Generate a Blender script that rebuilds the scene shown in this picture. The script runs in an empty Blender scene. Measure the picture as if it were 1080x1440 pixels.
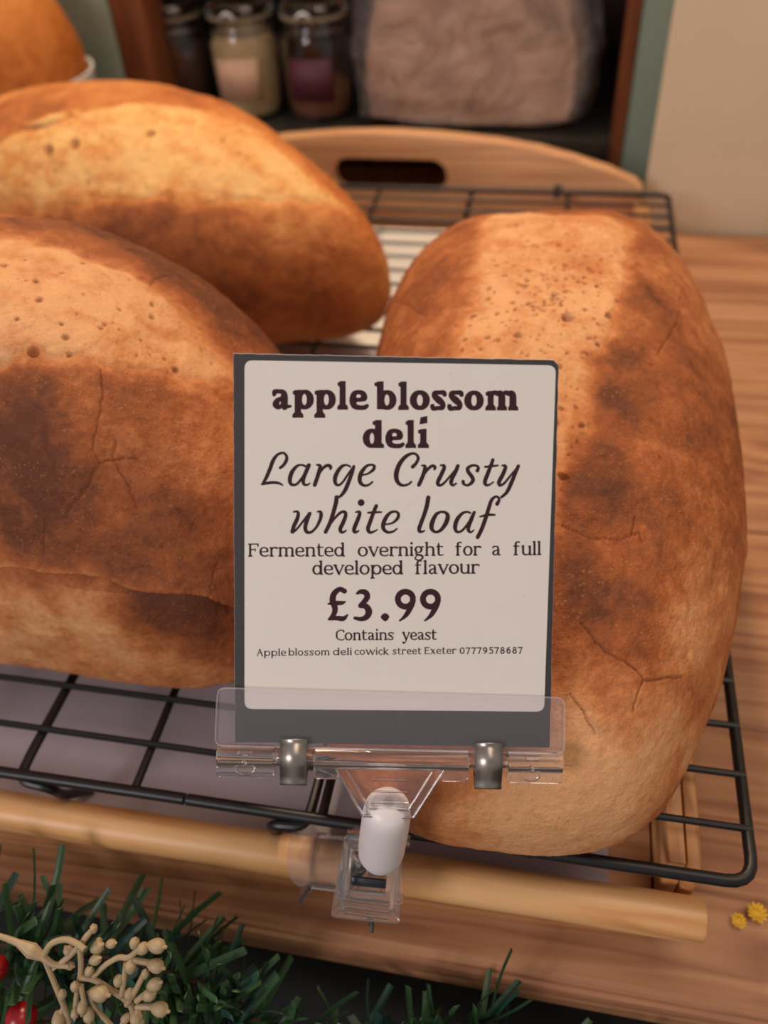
import bpy, bmesh, math, random
import numpy as np
from mathutils import Vector, Matrix, Euler
rnd = random.Random(7)
sc = bpy.context.scene
C = sc.collection

# ---------------------------------------------------------------- camera
CAM = [[0.98084226, 0.09423179, -0.17049585],
       [0.18919171, -0.66935548, 0.71844953],
       [-0.04642155, -0.73694207, -0.67436002]]        # rows: world axes in (right, down, forward)
cd = bpy.data.cameras.new('camera')
cam = bpy.data.objects.new('camera', cd)
C.objects.link(cam)
cam.matrix_world = Matrix(((CAM[0][0], -CAM[0][1], -CAM[0][2], 0),
                           (CAM[1][0], -CAM[1][1], -CAM[1][2], 0),
                           (CAM[2][0], -CAM[2][1], -CAM[2][2], .25), (0, 0, 0, 1)))
cd.sensor_fit = 'VERTICAL'
cd.sensor_height = 36
cd.lens = 30.0
cd.clip_start = .01
cd.dof.use_dof = True
cd.dof.focus_distance = .226
cd.dof.aperture_fstop = 9.2
sc.camera = cam

# ---------------------------------------------------------------- world and lights
w = bpy.data.worlds.new('world')
sc.world = w
w.use_nodes = True
w.node_tree.nodes['Background'].inputs[0].default_value = (1.0, .91, .84, 1)
w.node_tree.nodes['Background'].inputs[1].default_value = .31

def area(name, loc, target, size, power, col):
    l = bpy.data.lights.new(name, 'AREA')
    l.energy = power
    l.size = size
    l.color = col
    o = bpy.data.objects.new(name, l)
    o.location = loc
    o.rotation_euler = (Vector(target) - Vector(loc)).to_track_quat('-Z', 'Y').to_euler()
    C.objects.link(o)
    return o
area('shop_lamp', (-.16, .71, .82), (0, .28, 0), .10, 5.2, (1, .76, .51))
area('ceiling_light', (.5, .25, 1.6), (0, .3, 0), .8, 6.5, (1, .80, .64))
area('window_light', (-.9, -1.2, .9), (0, .2, 0), .55, 12, (1, .93, .95))

sc.view_settings.view_transform = 'Standard'
sc.view_settings.look = 'None'
sc.view_settings.exposure = 0
sc.view_settings.gamma = 1
sc.view_settings.use_curve_mapping = False

# ---------------------------------------------------------------- object helpers
def tag(o, label=None, cat=None, group=None, kind=None):
    if label: o['label'] = label
    if cat: o['category'] = cat
    if group: o['group'] = group
    if kind: o['kind'] = kind
    return o

def thing(name, label, cat, loc=(0, 0, 0), rot=(0, 0, 0), group=None):
    o = bpy.data.objects.new(name, None)
    o.empty_display_size = .02
    o.location = loc
    o.rotation_euler = rot
    C.objects.link(o)
    return tag(o, label, cat, group)

def link(name, me, mat, parent=None, loc=None):
    o = bpy.data.objects.new(name, me)
    if mat and not me.materials:
        me.materials.append(mat)
    C.objects.link(o)
    if parent: o.parent = parent
    if loc is not None: o.location = loc
    return o

def obj(name, bm, mat, parent=None, loc=None, smooth=True, sharp=35):
    me = bpy.data.meshes.new(name)
    bm.normal_update()
    bm.to_mesh(me)
    bm.free()
    if smooth:
        for p in me.polygons: p.use_smooth = True
        me.set_sharp_from_angle(angle=math.radians(sharp))
    return link(name, me, mat, parent, loc)

def box(bm, x0, x1, y0, y1, z0, z1, bev=0, seg=2, M=None):
    r = bmesh.ops.create_cube(bm, size=1)
    vs = r['verts']
    for v in vs:
        v.co = Vector(((x0+x1)/2 + v.co.x*(x1-x0), (y0+y1)/2 + v.co.y*(y1-y0), (z0+z1)/2 + v.co.z*(z1-z0)))
    if bev:
        es = list({e for v in vs for e in v.link_edges})
        r2 = bmesh.ops.bevel(bm, geom=es, offset=bev, segments=seg, affect='EDGES', profile=.5)
        vs = list({v for f in r2['faces'] for v in f.verts} | {v for v in vs if v.is_valid})
    if M is not None:
        bmesh.ops.transform(bm, matrix=M, verts=[v for v in vs if v.is_valid])
    return bm

def tube(bm, pts, r, n=10, cap=True, flat=1.0):
    """sweep a circle (radius or list of radii) along a polyline"""
    pts = [Vector(p) for p in pts]
    rs = r if isinstance(r, (list, tuple)) else [r]*len(pts)
    rings = []
    up = None
    for i, p in enumerate(pts):
        d = (pts[min(i+1, len(pts)-1)] - pts[max(i-1, 0)]).normalized()
        if up is None:
            up = Vector((0, 0, 1)) if abs(d.z) < .9 else Vector((1, 0, 0))
        s = d.cross(up).normalized()
        up = s.cross(d).normalized()
        rings.append([bm.verts.new(p + (s*math.cos(2*math.pi*k/n) + up*flat*math.sin(2*math.pi*k/n))*rs[i]) for k in range(n)])
    for a, b in zip(rings, rings[1:]):
        for k in range(n):
            bm.faces.new((a[k], a[(k+1) % n], b[(k+1) % n], b[k]))
    if cap:
        bm.faces.new(rings[0][::-1])
        bm.faces.new(rings[-1])
    return bm

def smooth_path(pts, n=6):
    P = [Vector(p) for p in pts]
    P = [P[0]*2-P[1]] + P + [P[-1]*2-P[-2]]
    out = []
    for i in range(1, len(P)-2):
        for k in range(n):
            t = k/n
            out.append(.5*((2*P[i]) + (P[i+1]-P[i-1])*t + (2*P[i-1]-5*P[i]+4*P[i+1]-P[i+2])*t*t + (3*P[i]-P[i-1]-3*P[i+1]+P[i+2])*t**3))
    out.append(P[-2])
    return out

def round_corner(pts, rad, n=5):
    """polyline with rounded corners"""
    P = [Vector(p) for p in pts]
    out = [P[0]]
    for i in range(1, len(P)-1):
        a = (P[i-1]-P[i]).normalized(); b = (P[i+1]-P[i]).normalized()
        r = min(rad, (P[i-1]-P[i]).length*.49, (P[i+1]-P[i]).length*.49)
        for k in range(n+1):
            t = k/n
            out.append((P[i]+a*r)*(1-t)**2 + P[i]*2*t*(1-t) + (P[i]+b*r)*t*t)
    out.append(P[-1])
    return out

def lathe(bm, prof, n=32, M=None, cap0=True, cap1=True):
    rings = []
    for r, z in prof:
        rings.append([bm.verts.new((r*math.cos(2*math.pi*k/n), r*math.sin(2*math.pi*k/n), z)) for k in range(n)])
    for a, b in zip(rings, rings[1:]):
        for k in range(n):
            bm.faces.new((a[k], a[(k+1) % n], b[(k+1) % n], b[k]))
    if cap0: bm.faces.new(rings[0][::-1])
    if cap1: bm.faces.new(rings[-1])
    if M is not None:
        bmesh.ops.transform(bm, matrix=M, verts=[v for g in rings for v in g])
    return bm

def prism(bm, outline, z0, z1, holes=(), M=None, bev=0):
    """extrude a 2D outline (with holes) between z0 and z1"""
    loops = [outline] + list(holes)
    vb = []; es = []
    for lp in loops:
        vs = [bm.verts.new((x, y, z0)) for x, y in lp]
        vb.append(vs)
        es += [bm.edges.new((vs[i], vs[(i+1) % len(vs)])) for i in range(len(vs))]
    r = bmesh.ops.triangle_fill(bm, edges=es, use_beauty=True)
    fs = [g for g in r['geom'] if isinstance(g, bmesh.types.BMFace)]
    bmesh.ops.recalc_face_normals(bm, faces=fs)
    e = bmesh.ops.extrude_face_region(bm, geom=fs)
    nv = [g for g in e['geom'] if isinstance(g, bmesh.types.BMVert)]
    for v in nv: v.co.z = z1
    allv = list({v for l in vb for v in l} | set(nv))
    allf = list({f for v in allv for f in v.link_faces})
    bmesh.ops.recalc_face_normals(bm, faces=allf)
    if bev:
        ee = [e for e in {e for v in allv for e in v.link_edges} if len(e.link_faces) == 2 and e.calc_face_angle(0) > .9 and abs(e.verts[0].co.z-e.verts[1].co.z) < 1e-7]
        b = bmesh.ops.bevel(bm, geom=ee, offset=bev, segments=2, affect='EDGES', profile=.5)
        allv = list({v for v in allv if v.is_valid} | {v for f in b['faces'] for v in f.verts})
    if M is not None:
        bmesh.ops.transform(bm, matrix=M, verts=allv)
    return bm

def rrect(x0, x1, y0, y1, r, n=5):
    out = []
    for cx, cy, a in ((x1-r, y1-r, 0), (x0+r, y1-r, 90), (x0+r, y0+r, 180), (x1-r, y0+r, 270)):
        for k in range(n+1):
            t = math.radians(a+90*k/n)
            out.append((cx+r*math.cos(t), cy+r*math.sin(t)))
    return out

# ---------------------------------------------------------------- materials
def srgb(r, g, b):
    return tuple((c/255/12.92 if c/255 <= .04045 else ((c/255+.055)/1.055)**2.4) for c in (r, g, b)) + (1,)

class NT:
    def __init__(s, name):
        s.m = bpy.data.materials.new(name)
        s.m.use_nodes = True
        s.t = s.m.node_tree
        s.p = s.t.nodes['Principled BSDF']
        s.out = s.t.nodes['Material Output']
    def n(s, kind, **kw):
        nd = s.t.nodes.new('ShaderNode'+kind)
        for k, v in kw.items():
            if hasattr(nd, k): setattr(nd, k, v)
        return nd
    def l(s, a, b): s.t.links.new(a, b)
    def set(s, **kw):
        for k, v in kw.items():
            s.p.inputs[k.replace('_', ' ')].default_value = v
        return s
    def noise(s, scale, detail=4, vec=None, rough=.55, dist=0):
        nd = s.n('TexNoise')
        nd.inputs['Scale'].default_value = scale
        nd.inputs['Detail'].default_value = detail
        nd.inputs['Roughness'].default_value = rough
        nd.inputs['Distortion'].default_value = dist
        if vec is not None: s.l(vec, nd.inputs['Vector'])
        return nd.outputs[0]
    def coord(s, scale=(1, 1, 1), kind='Object', rot=(0, 0, 0)):
        tc = s.n('TexCoord'); mp = s.n('Mapping')
        mp.inputs['Scale'].default_value = scale
        mp.inputs['Rotation'].default_value = rot
        s.l(tc.outputs[kind], mp.inputs[0])
        return mp.outputs[0]
    def ramp(s, fac, stops):
        r = s.n('ValToRGB')
        el = r.color_ramp.elements
        while len(el) < len(stops): el.new(.5)
        for e, (p, c) in zip(el, stops):
            e.position = p; e.color = c
        s.l(fac, r.inputs[0])
        return r.outputs[0]
    def math(s, op, a, b=None, c=None, clamp=False):
        m = s.n('Math', operation=op); m.use_clamp = clamp
        for i, v in enumerate((a, b, c)):
            if v is None: continue
            if isinstance(v, (int, float)): m.inputs[i].default_value = v
            else: s.l(v, m.inputs[i])
        return m.outputs[0]
    def mix(s, fac, a, b, mode='MIX'):
        m = s.n('MixRGB', blend_type=mode)
        for i, v in enumerate((fac, a, b)):
            if isinstance(v, (int, float)): m.inputs[i].default_value = v
            elif isinstance(v, tuple): m.inputs[i].default_value = v
            else: s.l(v, m.inputs[i])
        return m.outputs[0]
    def bump(s, h, strength=.3, dist=.001):
        b = s.n('Bump')
        b.inputs['Strength'].default_value = strength
        b.inputs['Distance'].default_value = dist
        s.l(h, b.inputs['Height'])
        s.l(b.outputs[0], s.p.inputs['Normal'])
    def attr(s, name):
        a = s.n('Attribute'); a.attribute_name = name
        return a.outputs['Fac']

def plain(name, col, rough=.5, metal=0, var=.08, scale=120, **kw):
    t = NT(name)
    n = t.noise(scale, 4, t.coord())
    a = tuple(c*(1-var) for c in col[:3])+(1,); b = tuple(min(1, c*(1+var)) for c in col[:3])+(1,)
    t.l(t.ramp(n, [(.3, a), (.7, b)]), t.p.inputs['Base Color'])
    t.set(Roughness=rough, Metallic=metal, **kw)
    return t.m

def wood(name, cols, axis='x', scale=1, rough=.5, knots=False, spec=.4):
    t = NT(name)
    st = {'x': (1.6, 22, 22), 'y': (22, 1.6, 22), 'z': (22, 22, 1.6)}[axis]
    oi = t.n('ObjectInfo')
    tc = t.n('TexCoord'); mp = t.n('Mapping')
    mp.inputs['Scale'].default_value = tuple(q*scale for q in st)
    t.l(tc.outputs['Object'], mp.inputs[0])
    sh = t.math('MULTIPLY', oi.outputs['Random'], 13.0)
    cx = t.n('CombineXYZ'); t.l(sh, cx.inputs[0]); t.l(sh, cx.inputs[1]); t.l(sh, cx.inputs[2])
    t.l(cx.outputs[0], mp.inputs['Location'])
    v = mp.outputs[0]
    big = t.noise(1.0, 3, v, .5, 1.2)
    wv = t.math('FRACT', t.math('MULTIPLY', big, 7.0))
    tri = t.math('ABSOLUTE', t.math('SUBTRACT', wv, .5))
    fine = t.noise(6, 6, v, .65)
    f = t.math('ADD', t.math('MULTIPLY', tri, .7), t.math('MULTIPLY', fine, .62))
    col = t.ramp(f, [(.2, cols[0]), (.45, cols[1]), (.75, cols[2])])
    t.l(col, t.p.inputs['Base Color'])
    t.set(Roughness=rough)
    t.p.inputs['Specular IOR Level'].default_value = spec
    t.bump(fine, .25, .0006)
    return t.m

M_table = wood('table_pine', [srgb(134, 88, 62), srgb(172, 120, 86), srgb(194, 146, 106)], 'x', 1.0, .5)
M_tray = wood('tray_wood', [srgb(160, 106, 66), srgb(186, 128, 84), srgb(204, 148, 100)], 'x', 1.2, .5)
M_rim = wood('rim_wood', [srgb(146, 92, 52), srgb(196, 138, 86), srgb(214, 160, 108)], 'y', 1.6, .5)
M_board = wood('handle_board_wood', [srgb(186, 128, 86), srgb(206, 152, 108), srgb(222, 172, 128)], 'x', 1.4, .5)
M_rod = wood('dowel_wood', [srgb(196, 132, 80), srgb(228, 172, 112), srgb(238, 190, 136)], 'x', 1.3, .4, spec=.5)
M_post = wood('cupboard_brown_wood', [srgb(92, 48, 24), srgb(126, 70, 38), srgb(142, 84, 48)], 'z', 1.2, .45)
M_inside = plain('cupboard_inside', srgb(60, 36, 30), .7)
M_shelf = plain('dark_shelf', srgb(48, 44, 38), .35)
M_bluesteel = plain('dark_steel', (.05, .055, .07, 1), .4, .6)
M_green = plain('green_paint', srgb(134, 150, 134), .55, var=.04, scale=20)
M_wall = plain('cream_wall_paint', srgb(226, 205, 172), .85, var=.03, scale=12)
M_floor = wood('floor_wood', [srgb(50, 34, 24), srgb(70, 48, 34), srgb(84, 60, 42)], 'x', .3, .6)
M_wire = plain('black_wire', (.007, .006, .008, 1), .42, 0, .3, 400)
M_liner = plain('mauve_liner', srgb(188, 174, 180), .42, var=.05, scale=14)
M_sheet = plain('white_sheet', srgb(238, 232, 226), .6, var=.02, scale=30)
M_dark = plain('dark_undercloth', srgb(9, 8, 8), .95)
M_spring = plain('clip_steel', (.42, .38, .34, 1), .34, 1, .2, 300)
M_knob = NT('white_plastic').set(Base_Color=srgb(240, 232, 232), Roughness=.35)
M_knob.p.inputs['Subsurface Weight'].default_value = .3
M_knob.p.inputs['Subsurface Radius'].default_value = (.004, .004, .004)
M_knob = M_knob.m
M_ceramic = plain('white_ceramic', srgb(225, 222, 220), .3, var=.02)

def clear_plastic(name, tint, rough, ior=1.46, tw=.96):
    t = NT(name)
    n = t.noise(90, 3, t.coord())
    t.set(Base_Color=tint, Roughness=rough, IOR=ior)
    t.p.inputs['Transmission Weight'].default_value = tw
    t.bump(n, .06, .0004)
    return t.m
M_clear = clear_plastic('clear_plastic', (.97, .95, .96, 1), .04)
M_jarglass = clear_plastic('jar_glass', (.96, .98, .97, 1), .0, 1.46, 1.0)

def film(name, opac, col, rough=.18, crinkle=0):
    """thin clear sheet: mostly see-through, with a soft gloss"""
    t = NT(name)
    tr = t.n('BsdfTransparent'); gl = t.n('BsdfGlossy'); df = t.n('BsdfDiffuse')
    gl.inputs['Roughness'].default_value = rough
    df.inputs['Color'].default_value = col
    tr.inputs['Color'].default_value = (.98, .97, .98, 1)
    fr = t.n('LayerWeight'); fr.inputs['Blend'].default_value = .10
    m1 = t.n('MixShader'); m2 = t.n('MixShader')
    m1.inputs[0].default_value = opac
    t.l(tr.outputs[0], m1.inputs[1]); t.l(df.outputs[0], m1.inputs[2])
    t.l(fr.outputs['Fresnel'], m2.inputs[0])
    t.l(m1.outputs[0], m2.inputs[1]); t.l(gl.outputs[0], m2.inputs[2])
    t.l(m2.outputs[0], t.out.inputs['Surface'])
    if crinkle:
        b = t.n('Bump'); b.inputs['Strength'].default_value = 1; b.inputs['Distance'].default_value = crinkle
        t.l(t.noise(28, 5, t.coord(), .6, 1.5), b.inputs['Height'])
        for q in (gl, df, fr): t.l(b.outputs[0], q.inputs['Normal'])
    return t.m
M_film = film('flap_plastic', .045, (.92, .88, .94, 1), .12)
M_haze = film('hazy_plastic', .16, (.94, .90, .94, 1), .08)
M_bag = film('bag_plastic', .17, (.84, .76, .72, 1), .20, .03)

def printed(name, col, rough=.45):
    t = NT(name)
    v = t.coord()
    n = t.noise(160, 5, v)
    sp = t.n('TexVoronoi'); sp.inputs['Scale'].default_value = 260; t.l(v, sp.inputs['Vector'])
    dots = t.math('LESS_THAN', sp.outputs['Distance'], .045)
    c = t.mix(t.math('MULTIPLY', n, .10), col, tuple(q*.6 for q in col[:3])+(1,))
    c = t.mix(t.math('MULTIPLY', dots, .35), c, srgb(150, 140, 130))
    t.l(c, t.p.inputs['Base Color'])
    t.set(Roughness=rough)
    return t.m
M_white = printed('card_white_print', srgb(236, 228, 220), .38)
M_char = printed('card_charcoal', srgb(58, 55, 56), .6)
M_ink = plain('maroon_ink', srgb(52, 14, 26), .8, var=.1)

def crust(name, pale, mid, brown, dark):
    t = NT(name)
    v = t.coord()
    bake = t.attr('bake'); crack = t.attr('crack'); pit = t.attr('pit')
    n1 = t.noise(30, 5, v, .62, .5)
    n2 = t.noise(120, 6, v, .72, .3)
    n3 = t.noise(520, 5, v, .72)
    n4 = t.noise(1500, 3, v, .7)
    f = t.math('ADD', bake, t.math('MULTIPLY', t.math('SUBTRACT', n1, .5), .50))
    f = t.math('ADD', f, t.math('MULTIPLY', t.math('SUBTRACT', n2, .5), .50))
    f = t.math('ADD', f, t.math('MULTIPLY', t.math('SUBTRACT', n3, .5), .46))
    f = t.math('ADD', f, t.math('MULTIPLY', t.math('SUBTRACT', n4, .5), .16), clamp=True)
    col = t.ramp(f, [(.02, pale), (.33, mid), (.64, brown), (1.0, dark)])
    # tiny flour blisters: small pale dots, more on the brown crust
    vo = t.n('TexVoronoi'); vo.inputs['Scale'].default_value = 560; t.l(v, vo.inputs['Vector'])
    d = t.math('LESS_THAN', vo.outputs['Distance'], t.math('MULTIPLY', n1, .42))
    msk = t.math('MULTIPLY', d, t.math('GREATER_THAN', t.noise(90, 2, v), .50))
    msk = t.math('MULTIPLY', msk, t.math('MULTIPLY', n3, 1.5), clamp=True)
    col = t.mix(t.math('MULTIPLY', msk, .42), col, srgb(206, 142, 86))
    col = t.mix(t.math('MULTIPLY', pit, .62), col, srgb(122, 58, 24))
    col = t.mix(t.math('MULTIPLY', crack, .6), col, srgb(96, 36, 14))
    t.l(col, t.p.inputs['Base Color'])
    t.set(Roughness=.6)
    t.p.inputs['Specular IOR Level'].default_value = .28
    h = t.math('ADD', t.math('MULTIPLY', n2, .7), t.math('MULTIPLY', n3, .7))
    h = t.math('ADD', h, t.math('MULTIPLY', n4, .25))
    h = t.math('ADD', h, t.math('MULTIPLY', msk, .3))
    t.bump(h, .75, .0011)
    return t.m
M_crust = crust('loaf_crust', srgb(232, 172, 120), srgb(208, 133, 80), srgb(166, 92, 48), srgb(108, 60, 38))
M_crust_back = crust('back_loaf_crust', srgb(240, 188, 118), srgb(222, 146, 78), srgb(194, 112, 56), srgb(136, 72, 36))
M_roll = crust('golden_bun_crust', srgb(222, 150, 78), srgb(202, 122, 54), srgb(180, 98, 36), srgb(124, 60, 22))

# ---------------------------------------------------------------- room
bm = bmesh.new(); box(bm, -2.2, 2.2, -1.8, 1.4, -.83, -.80); tag(obj('floor', bm, M_floor, smooth=False), kind='structure')
bm = bmesh.new(); box(bm, .0605, 1.3, .662, .668, -.80, 1.5, .001); tag(obj('wall_back', bm, M_wall, smooth=False), kind='structure')
bm = bmesh.new(); box(bm, -2.2, -.52, .80, .86, -.80, 1.5); box(bm, -.52, .2, 1.02, 1.06, -.8, 1.5); tag(obj('wall_behind_cupboard', bm, M_wall, smooth=False), kind='structure')
bpy.data.objects['wall_behind_cupboard'].name = 'wall_rear'

# ---------------------------------------------------------------- table
table = thing('table', 'pine plank table carrying the bread tray, its front edge behind the garland', 'table', (0, .38, -.80))
planks = [(.1030, .2100), (.2104, .3250), (.3254, .4150), (.4154, .5280), (.5284, .6590)]
for i, (a, b) in enumerate(planks):
    if i == 0:
        bm = bmesh.new()
        prism(bm, [(.1030, -.058), (.1030, -.0500), (.1040, -.0478), (.1053, -.0476), (.1058, -.0463), (.1072, -.0461), (.1082, -.0450), (.2100, -.0450), (.2100, -.058)], -.75, .75, M=Matrix(((0, 0, 1, 0), (1, 0, 0, 0), (0, 1, 0, 0), (0, 0, 0, 1))))
        obj('plank', bm, M_table, table, (0, -.38, .80), sharp=25)
        continue
    bm = bmesh.new(); box(bm, -.75, .75, a, b, -.058, -.045 - (.0003 if i % 2 else 0), .003 if i == 0 else .0008, 3)
    obj('plank', bm, M_table, table, (0, -.38, .80))
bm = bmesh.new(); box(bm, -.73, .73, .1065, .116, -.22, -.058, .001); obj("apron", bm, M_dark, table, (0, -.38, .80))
for sx in (-1, 1):
    for y in (.135, .615):
        bm = bmesh.new(); box(bm, sx*.70-.03, sx*.70+.03, y-.03+.0151, y+.03, -.80, -.058, .003); obj("leg", bm, M_table, table, (0, -.38, .80))

# ---------------------------------------------------------------- tray
tray = thing('bread_tray', 'wooden tray with arched handle board and mauve liner under the cooling rack', 'tray', (-.13, .36, -.045))
TO = (.13, -.36, .045)
bm = bmesh.new(); prism(bm, [(-.3150, .1072), (.0495, .1225), (.0495, .640), (-.3150, .640)], -.045, -.029, bev=.0012); obj('tray_floor', bm, M_tray, tray, TO)
bm = bmesh.new(); box(bm, .0500, .0552, .1300, .6215, -.045, -.0040, .0008); box(bm, .0556, .0602, .1290, .6215, -.045, -.0047, .0012)
obj('side_rail', bm, M_rim, tray, TO)
bm = bmesh.new(); box(bm, -.3150, -.305, .134, .6215, -.029, -.0045, .0012); obj('side_rail', bm, M_rim, tray, TO)
bm = bmesh.new(); box(bm, -.300, .0355, .1205, .555, -.0289, -.0283); obj('liner', bm, M_liner, tray, TO)
# arched handle board at the far end
k = .622/.635
arch = []
prof = [(-.3105, .0015), (-.306, .0062), (-.285, .0145), (-.26, .022), (-.235, .028), (-.205, .0325), (-.165, .036), (-.135, .0372), (-.12, .0372), (-.09, .036), (-.05, .0325), (-.02, .028), (.005, .022), (.03, .0145), (.0505, .0062), (.0552, .0015), (.0552, -.029), (-.3105, -.029)]
arch = [(x, z) for x, z in prof]
hole = rrect(-.1700, -.0850, -.0060, .0185, .0115, 7)
Mb = Matrix(((1, 0, 0, 0), (0, 0, -1, 0), (0, 1, 0, 0), (0, 0, 0, 1)))
bm = bmesh.new(); prism(bm, arch, -.6360, -.6222, [hole], Mb, bev=.0018)
obj('handle_board', bm, M_board, tray, TO)
bm = bmesh.new()
pts = [(-.32 + .3828*i/24, .1172 + .0041*(i/24), -.0205) for i in range(25)]
pts = [Vector(p) for p in pts]
e = pts[-1]
pts = pts[:-1] + [e + Vector((-.0012, 0, 0)), e + Vector((-.0003, 0, 0)), e]
tube(bm, pts, [.0066 + .00012*math.sin(i*1.7) for i in range(len(pts)-3)] + [.0066, .0061, .0052], 28)
tag(obj('dowel_rod', bm, M_rod, tray, TO), 'pale round dowel rod across the front end of the tray')

bm = bmesh.new(); box(bm, -.30, -.045, .44, .61, -.0283, -.0277, 0)
tag(obj('paper_sheet', bm, M_sheet, smooth=False), 'white paper sheet lying under the far end of the black cooling rack', 'paper')

# ---------------------------------------------------------------- cooling rack
RACK = thing('cooling_rack', 'black wire cooling rack under the three large crusty loaves', 'rack', (-.13, .37, -.0045))
RO = (.13, -.37, .0045)
Lx = -.335
bm = bmesh.new()
fr = [(-.1, .1232, 0), (.0728, .1250, 0), (.0729, .6185, 0), (Lx, .6155, 0), (Lx, .1200, 0), (-.101, .1232, 0)]
tube(bm, round_corner(fr, .008), .0019, 12)
obj('frame_wire', bm, M_wire, RACK, RO)
for i in range(1, 27):
    y = .1229 + .01825*i
    if y > .614: break
    bm = bmesh.new()
    tube(bm, [(Lx+.0005, y-.003, .0012), (.0738, y+.0004, .0012)], .00118, 8)
    obj('cross_wire', bm, M_wire, RACK, RO)
for x0, x1 in ((-.119, -.1335), (.009, .0038), (-.215, -.232), (-.275, -.29)):
    bm = bmesh.new()
    tube(bm, [(x0, .1232, -.0013), (x1, .617, -.0013)], .0015, 8)
    obj('long_wire', bm, M_wire, RACK, RO)
for xa, xb, s in ((-.1600, -.1640, 1), (-.0600, -.0655, -1)):
    bm = bmesh.new()
    p = [(xb, .617, -.0016), (xa, .130, -.0016), (xa+s*.0005, .1215, -.0022), (xa+s*.0120, .1210, -.0030), (xa+s*.0126, .1230, -.0110), (xa+s*.0130, .1340, -.0270)]
    tube(bm, round_corner(p, .005, 6), .0017, 10)
    obj('foot_wire', bm, M_wire, RACK, RO)
bm = bmesh.new(); tube(bm, [(-.0560, .1232, -.0016), (-.0650, .617, -.0016)], .0016, 8); obj('long_wire', bm, M_wire, RACK, RO)
# twisted wire joint at the far edge
bm = bmesh.new()
for ph in (0, math.pi):
    tube(bm, [(-.004+.0016*math.cos(ph+t*.9), .606+t*.0011, .0020+.0016*math.sin(ph+t*.9)) for t in range(18)], .0012, 7)
obj('twisted_joint', bm, M_wire, RACK, RO)

# ---------------------------------------------------------------- loaves
def vnoise(P, scale, seed):
    q = P*scale + seed*17.31
    i = np.floor(q).astype(np.int64); f = q - i
    f = f*f*f*(f*(f*6-15)+10)
    def h(a, b, c):
        n = (a*374761393 + b*668265263 + c*2147483647 + seed*1274126177) & 0xffffffff
        n = ((n ^ (n >> 13))*1274126177) & 0xffffffff
        n = ((n ^ (n >> 16))*2246822519) & 0xffffffff
        return ((n ^ (n >> 15)) & 0xffff)/65535.*2-1
    r = 0
    for dx in (0, 1):
        for dy in (0, 1):
            for dz in (0, 1):
                wgt = (f[:, 0] if dx else 1-f[:, 0])*(f[:, 1] if dy else 1-f[:, 1])*(f[:, 2] if dz else 1-f[:, 2])
                r = r + wgt*h(i[:, 0]+dx, i[:, 1]+dy, i[:, 2]+dz)
    return r

def seg_dist(P, a, b):
    a = np.array(a); b = np.array(b); d = b-a
    t = np.clip(((P-a) @ d)/max(d @ d, 1e-12), 0, 1)
    return np.linalg.norm(P-(a+t[:, None]*d), axis=1), a[-1]+t*d[-1]

def poly_sd(P2, poly):
    """signed distance to a polygon, positive inside"""
    poly = np.array(poly); n = len(poly)
    dist = np.full(len(P2), 9.); ins = np.zeros(len(P2), bool)
    for i in range(n):
        a, b = poly[i], poly[(i+1) % n]
        dist = np.minimum(dist, seg_dist(P2, a, b)[0])
        c = (a[1] > P2[:, 1]) != (b[1] > P2[:, 1])
        xx = (b[0]-a[0])*(P2[:, 1]-a[1])/(b[1]-a[1]+1e-15)+a[0]
        ins ^= c & (P2[:, 0] < xx)
    return np.where(ins, dist, -dist)

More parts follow.
